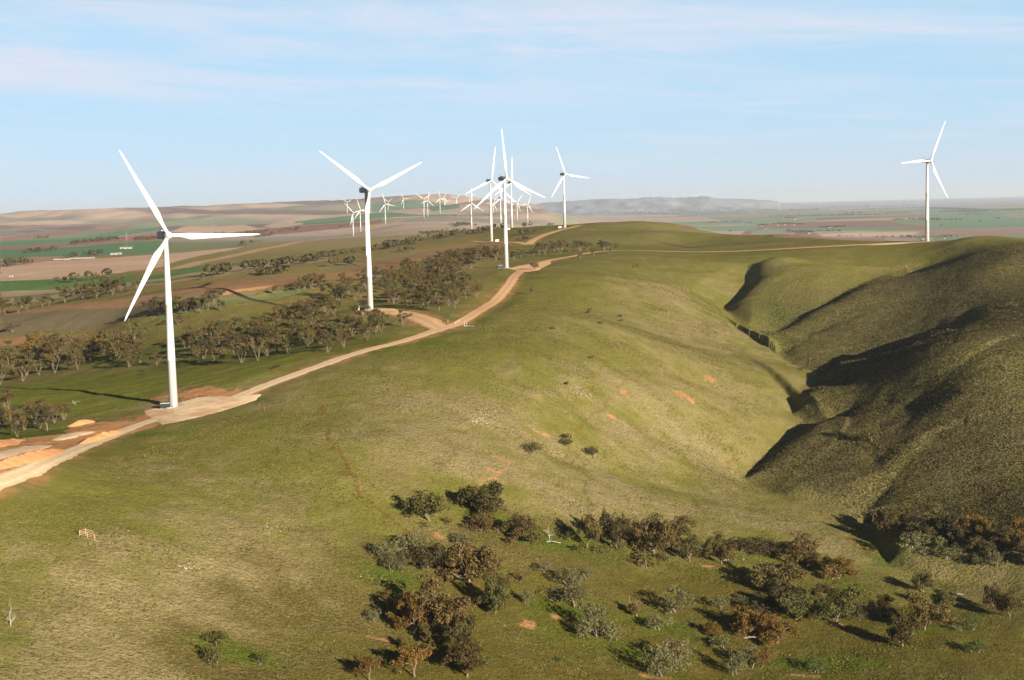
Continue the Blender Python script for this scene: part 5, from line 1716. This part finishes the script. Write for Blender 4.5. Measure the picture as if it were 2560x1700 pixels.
mound([(-40, 1158), (30, 1134), (80, 1120), (128, 1112)], 13, .6, M_CHALK, 'chalk_heap', 'white flat spoil bed with dark lumps at the left edge', 5)
mound([(132, 1102), (180, 1088), (240, 1078)], 10, .6, M_CHALK, 'chalk_heap', 'white flat spoil bed further along towards the turbine', 6)

def stones(spots, label):
    m = MB()
    R = np.random.default_rng(5)
    for px, py, n, sx, sy in spots:
        P = G([(px + R.normal() * sx, py + R.normal() * sy) for _ in range(n)])
        Z = sheet_h(P[:, 0], P[:, 1])
        for (x, y), z in zip(P, Z):
            s = R.uniform(.08, .28)
            k = len(m.v)
            pr = [(s * .7, z - .1), (s, z + s * .15), (s * .7, z + s * .5), (s * .25, z + s * .65)]
            m.lathe([(r * R.uniform(.85, 1.1), zz) for r, zz in pr], 6, (x, y))
    o = link('loose_stones', m.mesh('loose_stones'), M_STONE)
    tag(o, label, kind='stuff')
stones([(1215, 1040, 80, 26, 10), (1190, 1052, 40, 12, 5), (1440, 970, 50, 12, 5), (1462, 985, 30, 14, 5), (470, 1420, 20, 14, 6), (680, 1320, 16, 12, 5), (60, 1130, 30, 40, 7), (930, 1450, 8, 20, 8), (1470, 590, 8, 20, 3)], 'pale loose stones scattered on the slope')
def tussocks(spots, label):
    R = np.random.default_rng(9)
    cl = []
    for px, py, n, sx, sy in spots:
        P = G([(px + R.normal() * sx, py + R.normal() * sy) for _ in range(n)])
        Z = sheet_h(P[:, 0], P[:, 1])
        for (x, y), z in zip(P, Z):
            s = R.uniform(.25, .6)
            cl.append((x, y, z + s * .4, s, s * .7))
    me = leaves(cl, .22, 60, R, 0)
    o = link('tussocks', me, LEAF['dark'])
    tag(o, label, kind='stuff')
tussocks([(640, 1685, 90, 90, 14), (980, 1450, 60, 40, 10), (1560, 1660, 60, 60, 16), (1350, 1580, 40, 60, 30), (1750, 1560, 40, 60, 40), (2100, 1640, 60, 80, 25), (2300, 1640, 50, 80, 30), (800, 1640, 50, 60, 25), (1480, 1480, 40, 60, 16), (1290, 1660, 40, 60, 20), (1500, 1400, 30, 80, 10)], 'small dark grass tussocks dotted over the creek flat')

tus, t, b = new_mat('tussock_grass')
al = node(t, 'ShaderNodeAttribute', attribute_name='gcol')
t.links.new(al.outputs['Color'], b.inputs['Base Color'])
b.inputs['Specular IOR Level'].default_value = 0
def grass(name, poly, n, smin, smax, cols, label, seed, clump):
    """many small upright tufts rooted on the slope"""
    R = np.random.default_rng(seed)
    P = G(poly)
    x = R.uniform(P[:, 0].min(), P[:, 0].max(), n * 4)
    y = R.uniform(P[:, 1].min(), P[:, 1].max(), n * 4)
    k = pip(x, y, P) & (fbm(x / clump, y / clump, seed, 3) + R.uniform(-.25, .25, n * 4) > .5) & (road_mask(x, y) < .25)
    x, y = x[k][:n], y[k][:n]
    n = len(x)
    z = sheet_h(x, y)
    s = R.uniform(smin, smax, n) * (.6 + .8 * fbm(x / 30, y / 30, seed + 3, 2))
    V, C = [], []
    base = np.array(cols)[R.integers(0, len(cols), n)] * R.uniform(.75, 1.2, (n, 1))
    for q in range(4):
        a = R.uniform(0, 2 * np.pi, n)
        ca, sa = np.cos(a), np.sin(a)
        ox, oy = x + R.normal(size=n) * s * .35, y + R.normal(size=n) * s * .35
        lx, ly = R.normal(size=n) * s * .35, R.normal(size=n) * s * .35
        hh = s * R.uniform(.6, 1.1, n)
        w = s * .55
        p0 = np.stack([ox - ca * w, oy - sa * w, z - .08], 1)
        p1 = np.stack([ox + ca * w, oy + sa * w, z - .08], 1)
        p2 = np.stack([ox + ca * w * .8 + lx, oy + sa * w * .8 + ly, z + hh], 1)
        p3 = np.stack([ox - ca * w * .8 + lx, oy - sa * w * .8 + ly, z + hh * .85], 1)
        V.append(np.stack([p0, p1, p2, p3], 1).reshape(-1, 3))
        C.append(np.repeat(base, 4, 0))
    V, C = np.concatenate(V), np.concatenate(C)
    me = mesh_from(name, V, np.arange(len(V)).reshape(-1, 4))
    at_ = me.attributes.new('gcol', 'FLOAT_COLOR', 'POINT')
    at_.data.foreach_set('color', np.column_stack([C, np.ones(len(C))]).astype(np.float32).ravel())
    o = link(name, me, tus)
    tag(o, label, kind='stuff')
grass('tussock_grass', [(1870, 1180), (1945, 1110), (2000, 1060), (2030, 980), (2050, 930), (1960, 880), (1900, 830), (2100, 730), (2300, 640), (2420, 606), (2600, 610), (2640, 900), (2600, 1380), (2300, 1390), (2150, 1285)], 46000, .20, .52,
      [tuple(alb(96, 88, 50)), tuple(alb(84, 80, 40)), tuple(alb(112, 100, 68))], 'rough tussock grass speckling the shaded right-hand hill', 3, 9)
grass('pasture_grass', [(-60, 1290), (420, 1095), (800, 960), (1100, 850), (1300, 720), (1700, 700), (1790, 760), (1850, 860), (1950, 1010), (1850, 1180), (2150, 1290), (2300, 1420), (2600, 1500), (2600, 1720), (-60, 1720)], 110000, .12, .32,
      [tuple(alb(106, 102, 44)), tuple(alb(116, 108, 56)), tuple(alb(134, 122, 84)), tuple(alb(92, 96, 36))], 'short tufted grass over the open pasture slope', 5, 14)

def farm(px, py, L, W_, Hh, rz, label, wall=M_HWALL, name='farmhouse'):
    x, y, z = at(px, py)
    L, W_, Hh = L * .6, W_ * .5, Hh * .55
    o = empty(name, (x, y, z), rz)
    tag(o, label, 'farm building')
    m = MB(); m.box(-L / 2, L / 2, -W_ / 2, W_ / 2, -1, Hh); link('wall', m.mesh('wall'), wall, o)
    m = MB()
    a, r_ = W_ / 2 + .5, Hh + W_ * .28
    v = [(-L / 2 - .4, -a, Hh - .1), (L / 2 + .4, -a, Hh - .1), (L / 2 + .4, a, Hh - .1), (-L / 2 - .4, a, Hh - .1), (-L / 2 - .4, 0, r_), (L / 2 + .4, 0, r_)]
    m.add(v, [(0, 1, 5, 4), (2, 3, 4, 5), (0, 4, 3), (1, 2, 5), (0, 3, 2, 1)])
    link('roof', m.mesh('roof'), M_HROOF, o)
    m = MB(); m.box(-1.2, 1.2, -W_ / 2 - .12, -W_ / 2, 0, min(2.6, Hh * .8)); link('door', m.mesh('door'), M_DARK, o)
for row in [(2361, 597, 16, 9, 4, .3, 'white farmhouse behind the hilltop right of the lone turbine'), (2328, 598, 14, 8, 3.5, .1, 'low pale shed beside the foot of the lone hilltop turbine'),
            (1800, 553, 26, 12, 5, .2, 'pale farm shed among trees on the plain beyond the green knoll'), (1905, 566, 24, 12, 5, .1, 'pale shed left of the farm row on the red paddock'), (1945, 563.5, 30, 12, 5, .1, 'white shed, left of the farm row on the red paddock edge'), (1962, 563, 26, 12, 5, .2, 'white shed, middle of the farm row on the red paddock edge'), (1985, 563, 24, 12, 5, 0, 'white shed, right of the farm row on the red paddock edge'),
            (2022, 584, 22, 10, 5, .2, 'brown roofed house by the pale stubble on the plain'), (2075, 569.5, 26, 10, 4, .1, 'pale house on the plain below the red paddock'),
            (2422, 523, 60, 30, 10, .2, 'pale building in the distant township trees'), (2478, 528, 70, 30, 9, .1, 'white shed, left of the distant township'), (2490, 528, 60, 30, 9, 0, 'white shed, middle of the distant township'), (2502, 527, 50, 30, 9, .2, 'white shed, right of the distant township'),
            (1882, 531, 60, 25, 8, .1, 'white shed far out on the plain'), (1988, 549, 40, 20, 7, .1, 'pale shed at the end of a short windbreak'),
            (155, 649.5, 60, 9, 2.5, .18, 'long low white shed at the farm in the left lowland, left one'), (205, 646.5, 90, 9, 2.5, .18, 'long low white shed at the farm in the left lowland, right one'), (285, 637, 26, 12, 5, .1, 'white house, left of two by the lowland farm'), (297, 636, 22, 12, 5, .1, 'white house, right of two by the lowland farm'),
            (307, 622, 24, 14, 5, .1, 'white hut by the mast on the lowland track, left one'), (320, 622, 34, 14, 5, .1, 'white hut by the mast on the lowland track, right one'), (28, 693, 10, 7, 3.5, .2, 'small pale hut alone on stubble at the left edge')]:
    farm(*row[:6], row[6])
x, y, z = at(318, 621)
mm = MB()
mm.tube([(0, 0, 0), (0, 0, 45)], [.09, .05], 6)
for k in range(3):
    a = k * 2.1
    mm.tube([(0, 0, 38), (16 * math.cos(a), 16 * math.sin(a), 0)], [.03, .03], 4)
o = link('met_mast', mm.mesh('met_mast'), M_POSTW)
o.location = (x, y, z)
tag(o, 'thin pale guyed mast rising beside white huts in the left lowland', 'mast')


scene.cycles.max_bounces = 6
scene.cycles.transparent_max_bounces = 8
scene.cycles.volume_bounces = 0
print('objects', len(bpy.data.objects))
